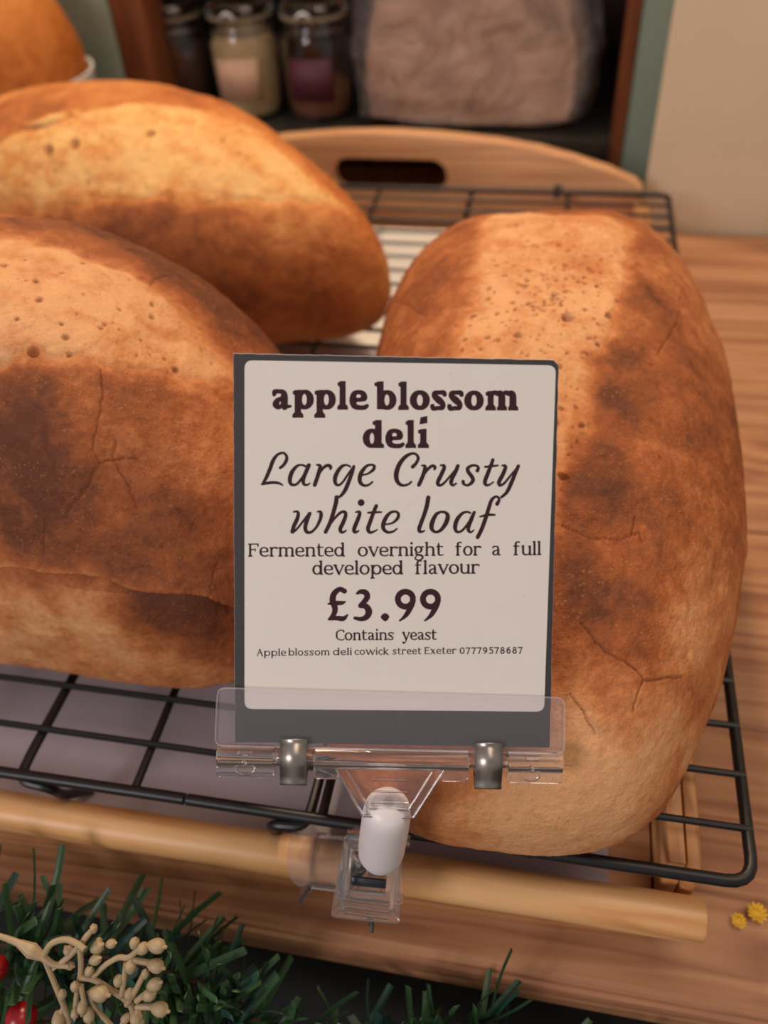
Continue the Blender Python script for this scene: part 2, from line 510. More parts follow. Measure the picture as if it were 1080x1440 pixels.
def loaf_mesh(name, d, NT, NS, seed, step=.0006, rpits=150, base=.60, warp=None, far=0, mott=0, palew=1):
    cx, cy, yaw, a, b, h, n, tuck, z1, egg, hs = d['shape'][:11]; F = d['shape'][11:]
    th = np.linspace(0, 2*np.pi, NT, endpoint=False)
    if warp: th = th + warp[0]*np.sin(th-warp[1])
    c, s = np.cos(th), np.sin(th)
    ux = np.sign(c)*abs(c)**(2/n); uy = np.sign(s)*abs(s)**(2/n)
    r = 1+sum(F[2*k]*np.cos((k+3)*th)+F[2*k+1]*np.sin((k+3)*th) for k in range(len(F)//2))
    ux = ux*r; uy = uy*r*(1+egg*ux)
    t = np.linspace(0, 1, NS, endpoint=False)
    low = t < .25
    tt = np.clip(t/.25, 0, 1)*np.pi/2
    R1 = tuck+(1-tuck)*np.sin(tt)**.8; Z1 = z1*(1-np.cos(tt))
    t2 = np.clip((t-.25)/.75, 0, 1)*np.pi/2
    R2 = np.cos(t2)**.85; Z2 = z1+(1-z1)*np.sin(t2)
    Rr = np.where(low, R1, R2); Zz = np.where(low, Z1, Z2)
    X = a*ux[None]*Rr[:, None]; Y = b*uy[None]*Rr[:, None]; Z = h*Zz[:, None]*(1+hs*X/a)
    P = np.stack([X, Y, Z], -1).reshape(-1, 3)
    P = np.vstack([P, [[0, 0, h]], [[0, 0, 0]]])
    nv = len(P)
    # faces
    i = np.arange(NS-1)[:, None]*NT; j = np.arange(NT)[None]
    j2 = (j+1) % NT
    quads = np.stack([i+j, i+j2, i+NT+j2, i+NT+j], -1).reshape(-1, 4)
    top = np.stack([(NS-1)*NT+np.arange(NT), (NS-1)*NT+(np.arange(NT)+1) % NT, np.full(NT, nv-2)], -1)
    bot = np.stack([(np.arange(NT)+1) % NT, np.arange(NT), np.full(NT, nv-1)], -1)
    # normals of the smooth form
    G = P[:-2].reshape(NS, NT, 3)
    du = np.roll(G, -1, 1)-np.roll(G, 1, 1)
    dv = np.gradient(G, axis=0)
    Nn = np.cross(du, dv).reshape(-1, 3)
    Nn = np.vstack([Nn, [[0, 0, 1]], [[0, 0, -1]]])
    Nn /= np.linalg.norm(Nn, axis=1)[:, None]+1e-12
    zz = P[:, 2]
    # masks
    PW = P+np.stack([vnoise(P, 95, seed+31), vnoise(P, 95, seed+32), vnoise(P, 95, seed+33)], -1)*.0045+np.stack([vnoise(P, 300, seed+34), vnoise(P, 300, seed+35), vnoise(P, 300, seed+36)], -1)*.0014
    wob = vnoise(P, 140, seed)*.0022+vnoise(P, 420, seed+1)*.0009+vnoise(P, 50, seed+2)*.0025
    sd = poly_sd(P[:, :2], d['slash'])+wob
    sd = np.where(zz > h*.30, sd, -.02)
    inside = 1/(1+np.exp(-sd/.0011))
    bake = base*(1-inside)+.15*inside
    bake += vnoise(P, 22, seed+3)*.13+vnoise(P, 60, seed+4)*.08*(1-inside)
    for x, y, z, rr, wt in d['dark']:
        g = np.exp(-((PW-[x, y, z])**2).sum(1)/(2*(rr*.75)**2)); bake += .34*wt*g*(1-inside*.85)
    for x, y, z, rr, wt in d['pale']:
        g = np.exp(-((PW-[x, y, z])**2).sum(1)/(2*(rr*.8)**2)); bake -= .40*wt*g*palew
    bake -= .25*np.clip(1-zz/(h*.24), 0, 1)
    if far: bake += far*np.clip((P[:, 1]-b*.35)/(b*.3), 0, 1)*(1-inside)*(zz > h*.4)
    bake += inside*vnoise(PW*np.array([1, 2.2, 1]), 75, seed+15)*.16+mott*vnoise(PW, 55, seed+16)*(zz < h*.42)
    bake += vnoise(PW, 130, seed+13)*.10+vnoise(PW, 330, seed+14)*.06
    disp = vnoise(P, 16, seed+5)*.0022+vnoise(P, 45, seed+6)*.0009+vnoise(P, 170, seed+7)*.00034+vnoise(P, 420, seed+8)*.00014+vnoise(P, 900, seed+18)*.00008
    disp += -step*np.exp(-(sd/.0016)**2)+inside*vnoise(P, 260, seed+9)*.00022
    PC = P+np.stack([vnoise(P, 260, seed+41), vnoise(P, 260, seed+42), vnoise(P, 260, seed+43)], -1)*.0008
    crack = np.zeros(nv); pit = np.zeros(nv)
    for line in d['cracks']:
        for p, q in zip(line, line[1:]):
            dd, _ = seg_dist(P, p, q)
            g = np.exp(-(dd/.00024)**2)
            crack = np.maximum(crack, g)
    disp -= crack*.00045
    pr = random.Random(seed)
    pits = [tuple(p) for p in d['pits']]
    sl = np.array(d['slash'])
    lo, hi = sl.min(0), sl.max(0)
    idx = np.where((sd > .002) & (zz > h*.5))[0]
    for _ in range(rpits):
        k = idx[pr.randrange(len(idx))]
        if inside[k] > .5:
            pits.append((P[k, 0], P[k, 1], P[k, 2], pr.choice((.0005, .0006, .0008, .0011))))
    for x, y, z, rr in pits:
        near = np.where((abs(P[:, 0]-x) < rr*3) & (abs(P[:, 1]-y) < rr*3))[0]
        if not len(near): continue
        Q = P[near]-[x, y, z]
        asp = pr.uniform(.55, 1.0); an = pr.uniform(0, 3.1)
        ca, sa = math.cos(an), math.sin(an)
        qx = Q[:, 0]*ca+Q[:, 1]*sa; qy = (-Q[:, 0]*sa+Q[:, 1]*ca)/asp
        rad = np.sqrt(qx**2+qy**2+Q[:, 2]**2)/rr
        disp[near] -= rr*.75*np.exp(-rad**4)-rr*.15*np.exp(-((rad-1.25)/.25)**2)
        pit[near] = np.maximum(pit[near], np.exp(-(rad*1.05)**4))
    if d['crease']:
        best = np.full(nv, 9.); bz = np.zeros(nv)
        for p, q in zip(d['crease'], d['crease'][1:]):
            dd, z0 = seg_dist(P, p, q)
            m = dd < best; best[m] = dd[m]; bz[m] = z0[m]
        below = (zz < bz+vnoise(P, 90, seed+12)*.0008)
        depth = .0048 if seed == 21 else .0016
        disp += np.where(below, -depth*np.exp(-best/.0085), .0012*np.exp(-(best/.004)**2))
        bake -= np.where(~below, .25*np.exp(-(best/.0018)**2), 0)
        bake += np.where(below, .22*np.exp(-best/.004), 0)
    P2 = P+Nn*disp[:, None]
    P2[:, 2] = np.maximum(P2[:, 2], 0)
    me = bpy.data.meshes.new(name)
    me.vertices.add(nv)
    me.vertices.foreach_set('co', P2.astype(np.float32).ravel())
    loops = np.concatenate([quads.ravel(), top.ravel(), bot.ravel()]).astype(np.int32)
    tot = np.concatenate([np.full(len(quads), 4), np.full(2*NT, 3)]).astype(np.int32)
    st = np.concatenate([[0], np.cumsum(tot)[:-1]]).astype(np.int32)
    me.loops.add(len(loops)); me.loops.foreach_set('vertex_index', loops)
    me.polygons.add(len(tot)); me.polygons.foreach_set('loop_start', st)
    me.polygons.foreach_set('use_smooth', np.ones(len(tot), bool))
    me.update(calc_edges=True); me.validate()
    for nm, arr in (('bake', bake), ('crack', crack), ('pit', pit)):
        at = me.attributes.new(nm, 'FLOAT', 'POINT')
        at.data.foreach_set('value', np.clip(arr, 0, 1).astype(np.float32))
    return me

LOAVES = {
 'R': dict(shape=[-0.0005, 0.2729, 1.5629, 0.1606, 0.0763, 0.0999, 2.43, 0.8956, 0.2802, 0.0116, 0.0634, -0.0306, 0.0112, -0.0341, -0.0176, 0.0098, -0.0168],
  slash=[[0.0865, 0.0298], [0.0282, 0.0296], [-0.001, 0.0292], [-0.0267, 0.0295], [-0.0463, 0.0362], [-0.0704, 0.039], [-0.0928, 0.035], [-0.1027, 0.0189], [-0.0998, -0.0079], [-0.0868, -0.0101], [-0.0717, -0.0123], [-0.0512, -0.0155], [-0.0261, -0.0187], [-0.0046, -0.0215], [0.0223, -0.0271], [0.0526, -0.0267], [0.0849, -0.0247], [0.0848, -0.0034]],
  dark=[[0.0333, 0.0434, 0.0906, 0.0101, 0.8], [0.0152, 0.0489, 0.0848, 0.009, 0.5], [0.0637, -0.0334, 0.0933, 0.0068, 0.6], [0.0177, -0.0376, 0.0933, 0.0101, 0.8], [-0.0226, -0.0269, 0.0953, 0.0086, 0.8], [-0.046, -0.0219, 0.0943, 0.0059, 0.9], [-0.0828, -0.0187, 0.0876, 0.0101, 0.7], [-0.0897, -0.0109, 0.0863, 0.0079, 0.6], [-0.0872, -0.0271, 0.0845, 0.009, 0.5], [-0.0957, -0.0385, 0.0766, 0.009, 0.9], [-0.0076, -0.0458, 0.0875, 0.0101, 0.4], [-0.0131, -0.0666, 0.0637, 0.0101, 0.6], [-0.0692, -0.0221, 0.0903, 0.0045, 0.4], [-0.117, -0.019, 0.0745, 0.009, 0.5], [-0.1132, -0.0321, 0.0726, 0.0112, 0.4], [-0.1313, -0.0259, 0.0642, 0.0112, 0.4], [0.0701, 0.0429, 0.0898, 0.0079, 0.5], [-0.0521, -0.0491, 0.0798, 0.0112, 0.3], [-0.1294, -0.044, 0.0531, 0.0135, 0.3], [-0.1107, -0.0127, 0.0782, 0.0135, 0.4]],
  pale=[[-0.1049, -0.0514, 0.0609, 0.0135, 0.6], [-0.0862, -0.0635, 0.0478, 0.009, 0.8], [-0.0633, -0.0348, 0.0871, 0.0079, 0.4], [-0.1405, -0.0158, 0.0591, 0.0101, 0.9], [-0.1469, -0.0263, 0.0487, 0.0203, 0.9], [-0.1357, -0.0455, 0.0431, 0.0112, 0.8], [-0.1561, 0.0, 0.039, 0.0248, 0.8], [-0.1568, 0.0269, 0.0316, 0.0135, 0.5], [-0.1064, -0.0603, 0.0398, 0.009, 1.0], [-0.1253, -0.0547, 0.0301, 0.009, 1.0], [-0.1566, -0.0197, 0.0271, 0.0203, 0.9], [-0.1069, -0.0443, 0.0677, 0.009, 0.4]],
  cracks=[[[-0.0971, -0.0096, 0.0839], [-0.0979, -0.0114, 0.0835], [-0.0983, -0.0131, 0.0833], [-0.0986, -0.0146, 0.083], [-0.099, -0.0157, 0.0828], [-0.0994, -0.0178, 0.0824], [-0.0988, -0.0198, 0.0823], [-0.0982, -0.0217, 0.0822], [-0.0979, -0.0234, 0.0819], [-0.0974, -0.0255, 0.0816], [-0.0963, -0.0273, 0.0815], [-0.0949, -0.0289, 0.0814], [-0.0935, -0.0312, 0.0811], [-0.095, -0.0317, 0.0804], [-0.0958, -0.0323, 0.0798]], [[-0.0943, -0.0291, 0.0816], [-0.0916, -0.0296, 0.0823], [-0.0894, -0.0296, 0.083]], [[0.0533, 0.0675, 0.0648], [0.0471, 0.0649, 0.069], [0.0339, 0.0594, 0.0758], [0.0243, 0.0547, 0.0802], [0.0165, 0.0514, 0.0826], [0.0103, 0.0479, 0.0852], [0.0033, 0.0442, 0.0875], [0.0026, 0.0414, 0.0893], [0.003, 0.0399, 0.0903], [0.0042, 0.0377, 0.0917]], [[0.0033, 0.0442, 0.0875], [0.0009, 0.045, 0.0867], [-0.0009, 0.0463, 0.0855], [-0.0035, 0.0468, 0.0849], [-0.0047, 0.0478, 0.0839], [-0.006, 0.0492, 0.0825]], [[-0.1216, -0.0164, 0.0724], [-0.1224, -0.0176, 0.0718], [-0.1233, -0.0187, 0.0711], [-0.1243, -0.02, 0.0703], [-0.1253, -0.021, 0.0695], [-0.1256, -0.0222, 0.069], [-0.1267, -0.0236, 0.068], [-0.1269, -0.0255, 0.0673], [-0.1273, -0.0267, 0.0667], [-0.1272, -0.0288, 0.066], [-0.1277, -0.0303, 0.065], [-0.1279, -0.0318, 0.0641], [-0.1286, -0.0332, 0.0629], [-0.1292, -0.0343, 0.0618], [-0.1312, -0.0334, 0.0609], [-0.1327, -0.0328, 0.06], [-0.134, -0.0326, 0.0591], [-0.135, -0.0321, 0.0585], [-0.1364, -0.0321, 0.0572]], [[-0.1292, -0.0343, 0.0618], [-0.1287, -0.0359, 0.0611], [-0.1277, -0.0377, 0.0606], [-0.1263, -0.04, 0.0598], [-0.1252, -0.0415, 0.0593], [-0.1242, -0.0435, 0.058], [-0.1227, -0.0454, 0.057]], [[0.0328, -0.0478, 0.0874], [0.0254, -0.0466, 0.0883], [0.02, -0.0468, 0.0881], [0.0133, -0.0454, 0.0888], [0.0093, -0.0452, 0.0888], [0.0043, -0.0433, 0.0897], [-0.0008, -0.0423, 0.0901], [-0.0063, -0.0404, 0.0909], [-0.0096, -0.0391, 0.0913], [-0.0139, -0.0379, 0.0917], [-0.0182, -0.0366, 0.092]], [[-0.0253, -0.0212, 0.0966], [-0.0249, -0.023, 0.0962], [-0.0248, -0.0245, 0.0958], [-0.0255, -0.0269, 0.0951], [-0.0242, -0.0283, 0.0948], [-0.0243, -0.0305, 0.094], [-0.0243, -0.0333, 0.0929], [-0.0249, -0.0353, 0.092]], [[-0.137, -0.0154, 0.0622], [-0.1377, -0.0163, 0.0614], [-0.1385, -0.0174, 0.0605], [-0.1391, -0.0185, 0.0598], [-0.1397, -0.0194, 0.0591], [-0.1407, -0.02, 0.058], [-0.1415, -0.0207, 0.0571], [-0.1421, -0.022, 0.0561], [-0.143, -0.0227, 0.055]]],
  pits=[[0.0411, 0.0083, 0.0996, 0.00138], [0.0235, 0.0213, 0.099, 0.00103], [0.0236, -0.0123, 0.1, 0.00092], [0.0169, 0.0093, 0.1002, 0.00115], [0.0032, 0.0118, 0.0995, 0.00092], [-0.0032, 0.013, 0.0991, 0.00092], [0.0116, -0.0112, 0.0999, 0.00092], [-0.0125, -0.0062, 0.0992, 0.00206], [-0.0065, -0.0197, 0.0981, 0.00126], [-0.0233, 0.0094, 0.0984, 0.00149], [-0.0233, 0.0195, 0.097, 0.00115], [-0.0135, 0.0267, 0.0955, 0.00092], [0.0049, -0.0227, 0.098, 0.00092], [-0.0156, 0.0154, 0.0982, 0.00069], [0.0045, -0.0159, 0.0992, 0.00057], [-0.0021, -0.0015, 0.0998, 0.00057], [0.0408, -0.0218, 0.0984, 0.00069], [-0.029, 0.0212, 0.0962, 0.0008], [-0.0678, -0.0121, 0.092, 0.00069], [-0.0814, -0.0089, 0.0888, 0.0016], [-0.0023, 0.0205, 0.0979, 0.00057], [-0.0084, 0.0054, 0.0995, 0.00057], [-0.0163, 0.0011, 0.0991, 0.00057], [-0.0166, -0.0116, 0.0986, 0.00057], [0.0309, -0.0062, 0.1003, 0.00046], [0.0044, -0.006, 0.1, 0.00057], [-0.0075, 0.0255, 0.0962, 0.00069], [-0.07, -0.0107, 0.0916, 0.00057], [-0.0733, -0.0099, 0.0909, 0.00069], [-0.0459, -0.0111, 0.0959, 0.00057], [-0.0657, -0.0366, 0.0858, 0.00092], [0.0097, -0.0168, 0.0992, 0.00046], [0.0207, 0.0001, 0.1004, 0.00046]],
  crease=[],
 ),
 'L': dict(shape=[-0.2098, 0.2294, -0.095, 0.1361, 0.0749, 0.1344, 2.7951, 0.892, 0.2705, 0.095, 0.0109, 0.0097, -0.0432, 0.0052, -0.0291, -0.0101, 0.0013],
  slash=[[0.008, 0.0064], [0.021, 0.0076], [0.0312, 0.0076], [0.0451, 0.01], [0.0618, 0.0104], [0.0752, 0.0113], [0.0871, 0.0105], [0.1002, 0.0066], [0.1104, 0.0], [0.115, -0.0012], [0.1125, -0.0057], [0.1017, -0.0213], [0.0897, -0.0307], [0.0754, -0.0365], [0.0592, -0.0409], [0.0387, -0.0441]],
  dark=[[0.0705, -0.0517, 0.1038, 0.0135, 1.0], [0.0735, -0.0436, 0.1133, 0.009, 0.6], [0.0985, -0.0327, 0.1096, 0.0112, 0.5], [0.1052, -0.0346, 0.1045, 0.009, 0.3], [0.0839, -0.0577, 0.0899, 0.0112, 0.4], [0.1137, -0.0509, 0.0847, 0.0112, 0.5], [0.0718, -0.065, 0.0708, 0.0158, 0.8], [0.0998, -0.0611, 0.0737, 0.0135, 0.6], [0.0476, 0.0294, 0.126, 0.0101, 1.0], [0.0749, 0.0292, 0.1156, 0.0112, 1.0], [0.0943, 0.0286, 0.1031, 0.0112, 1.0], [0.1072, 0.0255, 0.0925, 0.0112, 1.0], [0.0284, 0.0228, 0.1312, 0.009, 1.0], [0.0752, -0.0543, 0.0987, 0.0112, 0.6], [0.1229, -0.0544, 0.0666, 0.009, 0.5], [0.1044, -0.0652, 0.0471, 0.009, 0.8], [0.1164, -0.0624, 0.0406, 0.0112, 0.6], [0.1272, -0.0569, 0.0442, 0.0135, 0.6], [0.1126, -0.0621, 0.0559, 0.0068, 0.6], [0.0603, -0.0605, 0.0875, 0.0135, 0.7]],
  pale=[[0.0603, -0.0692, 0.046, 0.0135, 1.0], [0.069, -0.0688, 0.0263, 0.0158, 0.9], [0.0948, -0.0668, 0.0263, 0.0135, 0.7], [0.043, -0.0704, 0.0278, 0.0135, 1.0], [0.0859, -0.0675, 0.0479, 0.0112, 0.8], [0.1171, -0.0613, 0.0208, 0.0112, 0.3], [0.1155, -0.0367, 0.095, 0.0135, 0.3]],
  cracks=[[[0.0873, -0.0327, 0.1156], [0.0884, -0.0346, 0.1143], [0.0893, -0.0365, 0.113], [0.0899, -0.0377, 0.1121], [0.0905, -0.0392, 0.1109], [0.0902, -0.0406, 0.1101], [0.0908, -0.0419, 0.109], [0.0909, -0.0428, 0.1081], [0.0906, -0.0444, 0.1069], [0.0908, -0.0457, 0.1056], [0.0909, -0.0471, 0.1041], [0.0904, -0.0482, 0.1031], [0.0905, -0.0497, 0.1013], [0.0906, -0.0505, 0.1002], [0.0918, -0.0511, 0.0988], [0.0927, -0.0521, 0.097], [0.0944, -0.0511, 0.0977], [0.0961, -0.0505, 0.0977], [0.0973, -0.0509, 0.0965], [0.098, -0.0518, 0.0949], [0.0992, -0.0521, 0.0937], [0.0998, -0.0527, 0.0925], [0.1013, -0.0532, 0.0907], [0.1014, -0.0541, 0.0892], [0.1023, -0.0543, 0.0882], [0.1028, -0.0551, 0.0865], [0.1033, -0.0556, 0.0852]], [[0.0961, -0.0505, 0.0977], [0.0959, -0.0494, 0.0991], [0.0965, -0.0481, 0.1004], [0.0962, -0.0467, 0.102]], [[0.0961, -0.0505, 0.0977], [0.0979, -0.0497, 0.0977], [0.0993, -0.0489, 0.0979], [0.1007, -0.0484, 0.0977], [0.1025, -0.0478, 0.0973]], [[0.0919, -0.0526, 0.0965], [0.0911, -0.0537, 0.095], [0.0906, -0.0547, 0.0936], [0.0902, -0.0555, 0.0921], [0.0891, -0.0564, 0.0909], [0.0881, -0.0572, 0.0897], [0.0869, -0.058, 0.0881], [0.0857, -0.0586, 0.0871], [0.0848, -0.0594, 0.0856], [0.0831, -0.0603, 0.0838]], [[0.0614, -0.0612, 0.0854], [0.061, -0.0619, 0.0834], [0.0601, -0.0626, 0.0815], [0.0599, -0.0632, 0.0797], [0.0593, -0.0638, 0.0778], [0.0588, -0.0646, 0.0751], [0.0584, -0.0651, 0.0732], [0.058, -0.0656, 0.0713]], [[0.0755, -0.0619, 0.0808], [0.0753, -0.0627, 0.0784], [0.0747, -0.0632, 0.0768], [0.0742, -0.0639, 0.0746], [0.0733, -0.0645, 0.0724], [0.0735, -0.065, 0.0702], [0.0727, -0.0655, 0.0683]], [[0.081, 0.01, 0.1184], [0.0799, 0.016, 0.1176], [0.0801, 0.018, 0.1169], [0.0799, 0.0226, 0.1155]], [[0.1228, -0.0561, 0.062], [0.1232, -0.0551, 0.0643], [0.1238, -0.0539, 0.0663]]],
  pits=[[0.0631, -0.02, 0.127, 0.00124], [0.0689, -0.0357, 0.1204, 0.00161], [0.0861, 0.0015, 0.1169, 0.00111], [0.0886, -0.0038, 0.1159, 0.00111], [0.0625, 0.0048, 0.1267, 0.00087], [0.0816, -0.0202, 0.1205, 0.00087], [0.0576, -0.0124, 0.1288, 0.00111], [0.0782, -0.0326, 0.1192, 0.00087], [0.0932, -0.0222, 0.1145, 0.00062], [0.0956, -0.0191, 0.1131, 0.00062], [0.0607, -0.004, 0.1277, 0.00074], [0.0612, -0.0287, 0.1254, 0.00074], [0.0815, -0.0093, 0.1202, 0.00074], [0.0726, -0.0252, 0.1234, 0.00074], [0.0458, -0.0104, 0.1313, 0.00074], [0.1026, -0.0182, 0.1082, 0.00124], [0.0817, -0.0183, 0.1205, 0.00074], [0.0712, -0.0106, 0.1246, 0.0005], [0.0853, -0.0168, 0.1188, 0.00062], [0.0486, -0.0036, 0.1306, 0.00062], [0.107, -0.0045, 0.1028, 0.00062], [0.0965, -0.0027, 0.1108, 0.0005]],
  crease=[[0.0396, -0.0687, 0.0619], [0.0554, -0.0675, 0.0628], [0.0729, -0.0664, 0.0638], [0.0918, -0.0647, 0.0647], [0.1002, -0.0641, 0.0613], [0.113, -0.0612, 0.06], [0.1207, -0.0586, 0.0571], [0.1269, -0.0562, 0.0507], [0.1324, -0.0525, 0.0442], [0.1378, -0.0454, 0.0339]],
 ),
 'B': dict(shape=[-0.2388, 0.4598, -0.3354, 0.1554, 0.0776, 0.1085, 1.8495, 0.8588, 0.2689, -0.0826, -0.0725, 0.0024, -0.0163, 0.0202, 0.0106, 0.0068, 0.0071],
  slash=[[-0.1051, -0.0431], [-0.0573, -0.045], [-0.0363, -0.0344], [-0.0193, -0.0292], [-0.0001, -0.0156], [0.0227, -0.0019], [0.0529, 0.0075], [0.0739, 0.0094], [0.097, 0.0076], [0.1167, 0.003], [0.133, 0.0032], [0.1419, 0.0019], [0.1343, -0.0056], [0.1137, -0.019], [0.093, -0.0318], [0.0708, -0.0439], [0.0437, -0.0571], [0.0109, -0.0666], [-0.0475, -0.0678], [-0.1105, -0.0542]],
  dark=[[0.0497, -0.0614, 0.0677, 0.0168, 0.8], [0.0728, -0.0474, 0.0753, 0.0135, 0.5], [0.0728, -0.061, 0.0513, 0.0203, 0.6], [0.0949, -0.0359, 0.0744, 0.0135, 0.4], [0.099, -0.0445, 0.0603, 0.0168, 0.5], [0.1221, -0.0394, 0.0358, 0.0203, 0.7], [0.1453, -0.0224, 0.0288, 0.0135, 0.4], [0.1001, -0.0522, 0.0369, 0.0168, 0.6], [-0.0362, -0.0284, 0.1044, 0.0135, 0.8], [-0.0682, -0.0329, 0.0981, 0.0168, 0.9], [0.1332, -0.0275, 0.0487, 0.0135, 0.3], [0.0115, -0.07, 0.0642, 0.0203, 0.5], [-0.0272, -0.0384, 0.1003, 0.0084, 0.6], [0.0378, -0.0665, 0.0636, 0.0135, 0.6]],
  pale=[[0.1568, 0.01, 0.0339, 0.0095, 1.0], [0.1577, -0.0072, 0.028, 0.0084, 0.5], [0.1517, -0.0016, 0.0521, 0.0067, 0.3]],
  cracks=[[[0.1346, -0.0176, 0.0611], [0.1365, -0.0184, 0.0582], [0.1384, -0.0189, 0.0553], [0.1398, -0.0193, 0.0528], [0.1411, -0.0197, 0.0502], [0.1424, -0.0197, 0.0481], [0.1449, -0.0187, 0.045], [0.1462, -0.0187, 0.0424]], [[0.1411, -0.0197, 0.0502], [0.1391, -0.0207, 0.0518], [0.1366, -0.0224, 0.0529], [0.1344, -0.0238, 0.0536], [0.132, -0.0252, 0.0547]]],
  pits=[[0.0019, -0.0452, 0.0963, 0.00346], [-0.0142, -0.0501, 0.0926, 0.00346], [0.0391, -0.0263, 0.1004, 0.0027], [0.029, -0.0121, 0.1054, 0.00135], [0.0516, -0.0059, 0.1027, 0.00135], [0.0753, 0.0018, 0.0979, 0.00135], [0.0729, -0.0106, 0.097, 0.00135], [0.0396, -0.0137, 0.1036, 0.00096], [0.0209, -0.0318, 0.1015, 0.00115], [0.0892, -0.0128, 0.0911, 0.00096], [0.0212, -0.0383, 0.0984, 0.00096], [0.0653, -0.0221, 0.0955, 0.00096], [0.0844, -0.0132, 0.0927, 0.00115]],
  crease=[[-0.0373, -0.0399, 0.0987], [-0.0282, -0.0374, 0.1008], [-0.0161, -0.0281, 0.1051]],
 ),
}
def place_loaf(key, mat, label, NT, NS, seed, **kw):
    d = LOAVES[key]
    o = link('bread_loaf', loaf_mesh('bread_loaf', d, NT, NS, seed, **kw), mat)
    o.location = (d['shape'][0], d['shape'][1], .0026)
    o.rotation_euler = (0, 0, d['shape'][2])
    return tag(o, label, 'bread', 'large crusty white loaves on the cooling rack')
place_loaf('R', M_crust, 'oval crusty loaf right of the price card, pale pitted slash along its top', 1150, 500, 11, rpits=330)
place_loaf('L', M_crust, 'front left crusty loaf with dark brown side, broad pale slash and torn lip', 1150, 500, 21, rpits=26, far=.46, mott=.22, palew=.62)
place_loaf('B', M_crust_back, 'crusty loaf at the back left, lying behind the front left loaf', 560, 240, 31, rpits=60, base=.55)

# golden loaf in a white bowl, far top left
bowl = thing('serving_bowl', 'white bowl holding the round golden loaf at the far top left', 'bowl', (-.430, .640, -.045))
bm = bmesh.new(); lathe(bm, [(.045, 0), (.047, .004), (.052, .02), (.062, .07), (.0675, .111), (.068, .114), (.0655, .114), (.060, .075), (.050, .03), (.03, .014)], 40, cap1=True)
obj('bowl_body', bm, M_ceramic, bowl)
GB = dict(shape=[0, 0, 0, .068, .066, .125, 2.1, .62, .42, 0, 0], slash=[(-.02, -.01), (.03, -.012), (.03, .012), (-.02, .01)], dark=[(.0, -.05, .06, .02, .5)], pale=[(.03, -.04, .05, .012, .5)], cracks=[], pits=[], crease=[])
g = link('round_loaf', loaf_mesh('round_loaf', GB, 200, 90, 41, rpits=0, base=.5), M_roll)
g.location = (-.436, .640, .020)
tag(g, 'round golden bread resting in the white bowl, cut off by the top left corner', 'bread')

# ---------------------------------------------------------------- price card and its clear clip
U = Vector((0.98280780, 0.17483809, -0.05933352)); V = Vector((-0.05774612, 0.59632129, 0.80066616)); W = Vector((0.17536878, -0.78347467, 0.59616544))
O = Vector((-0.02943036, 0.11401463, 0.06453646))
MC = Matrix.Translation(O) @ Matrix((U, V, W)).transposed().to_4x4()       # card frame: x right, y up the card, z out of its face
holder = thing('sign_clip', 'clear plastic hinged clip gripping the dowel rod and holding up the price card', 'clip')
holder.matrix_world = MC
card = thing('price_card', 'white price card with charcoal border and maroon lettering, standing in the clear clip', 'sign')
card.matrix_world = MC
mm = .001
def mmprism(outline, z0, z1, holes=(), bev=0, M=None):
    b = bmesh.new()
    prism(b, [(x*mm, y*mm) for x, y in outline], z0*mm, z1*mm, [[(x*mm, y*mm) for x, y in h] for h in holes], M, bev*mm)
    return b
# backing with slightly worn edges
edge = []
cor = [(-38.4, -.3), (39.9, -.2), (38.35, 93.6), (37.2, 94.9), (-38.9, 95.0)]
for (x0, y0), (x1, y1) in zip(cor, cor[1:]+cor[:1]):
    nseg = max(2, int(math.hypot(x1-x0, y1-y0)/1.6))
    for k in range(nseg):
        t = k/nseg
        edge.append((x0+(x1-x0)*t+rnd.uniform(-.07, .07), y0+(y1-y0)*t+rnd.uniform(-.07, .07)))
obj('card_core', mmprism(edge, -1.3, -.12), M_white, card, smooth=False)
obj('charcoal_border', mmprism([(x*.9985, .2+(y-.2)*.9988) for x, y in edge], -.12, 0), M_char, card, smooth=False)
def quadr(c, r, n=6):
    P = [Vector(p) for p in c]; out = []
    for i in range(4):
        a = (P[i-1]-P[i]).normalized()*r; b = (P[(i+1) % 4]-P[i]).normalized()*r
        for k in range(n+1):
            t = k/n; q = (P[i]+a)*(1-t)**2+P[i]*2*t*(1-t)*1.0+(P[i]+b)*t*t
            out.append((q.x, q.y))
    return out
obj('white_panel', mmprism(quadr([(-36.0, 8.2), (38.1, 9.0), (37.7, 93.6), (-36.2, 93.4)], 2.0), 0, .03), M_white, card, smooth=False)

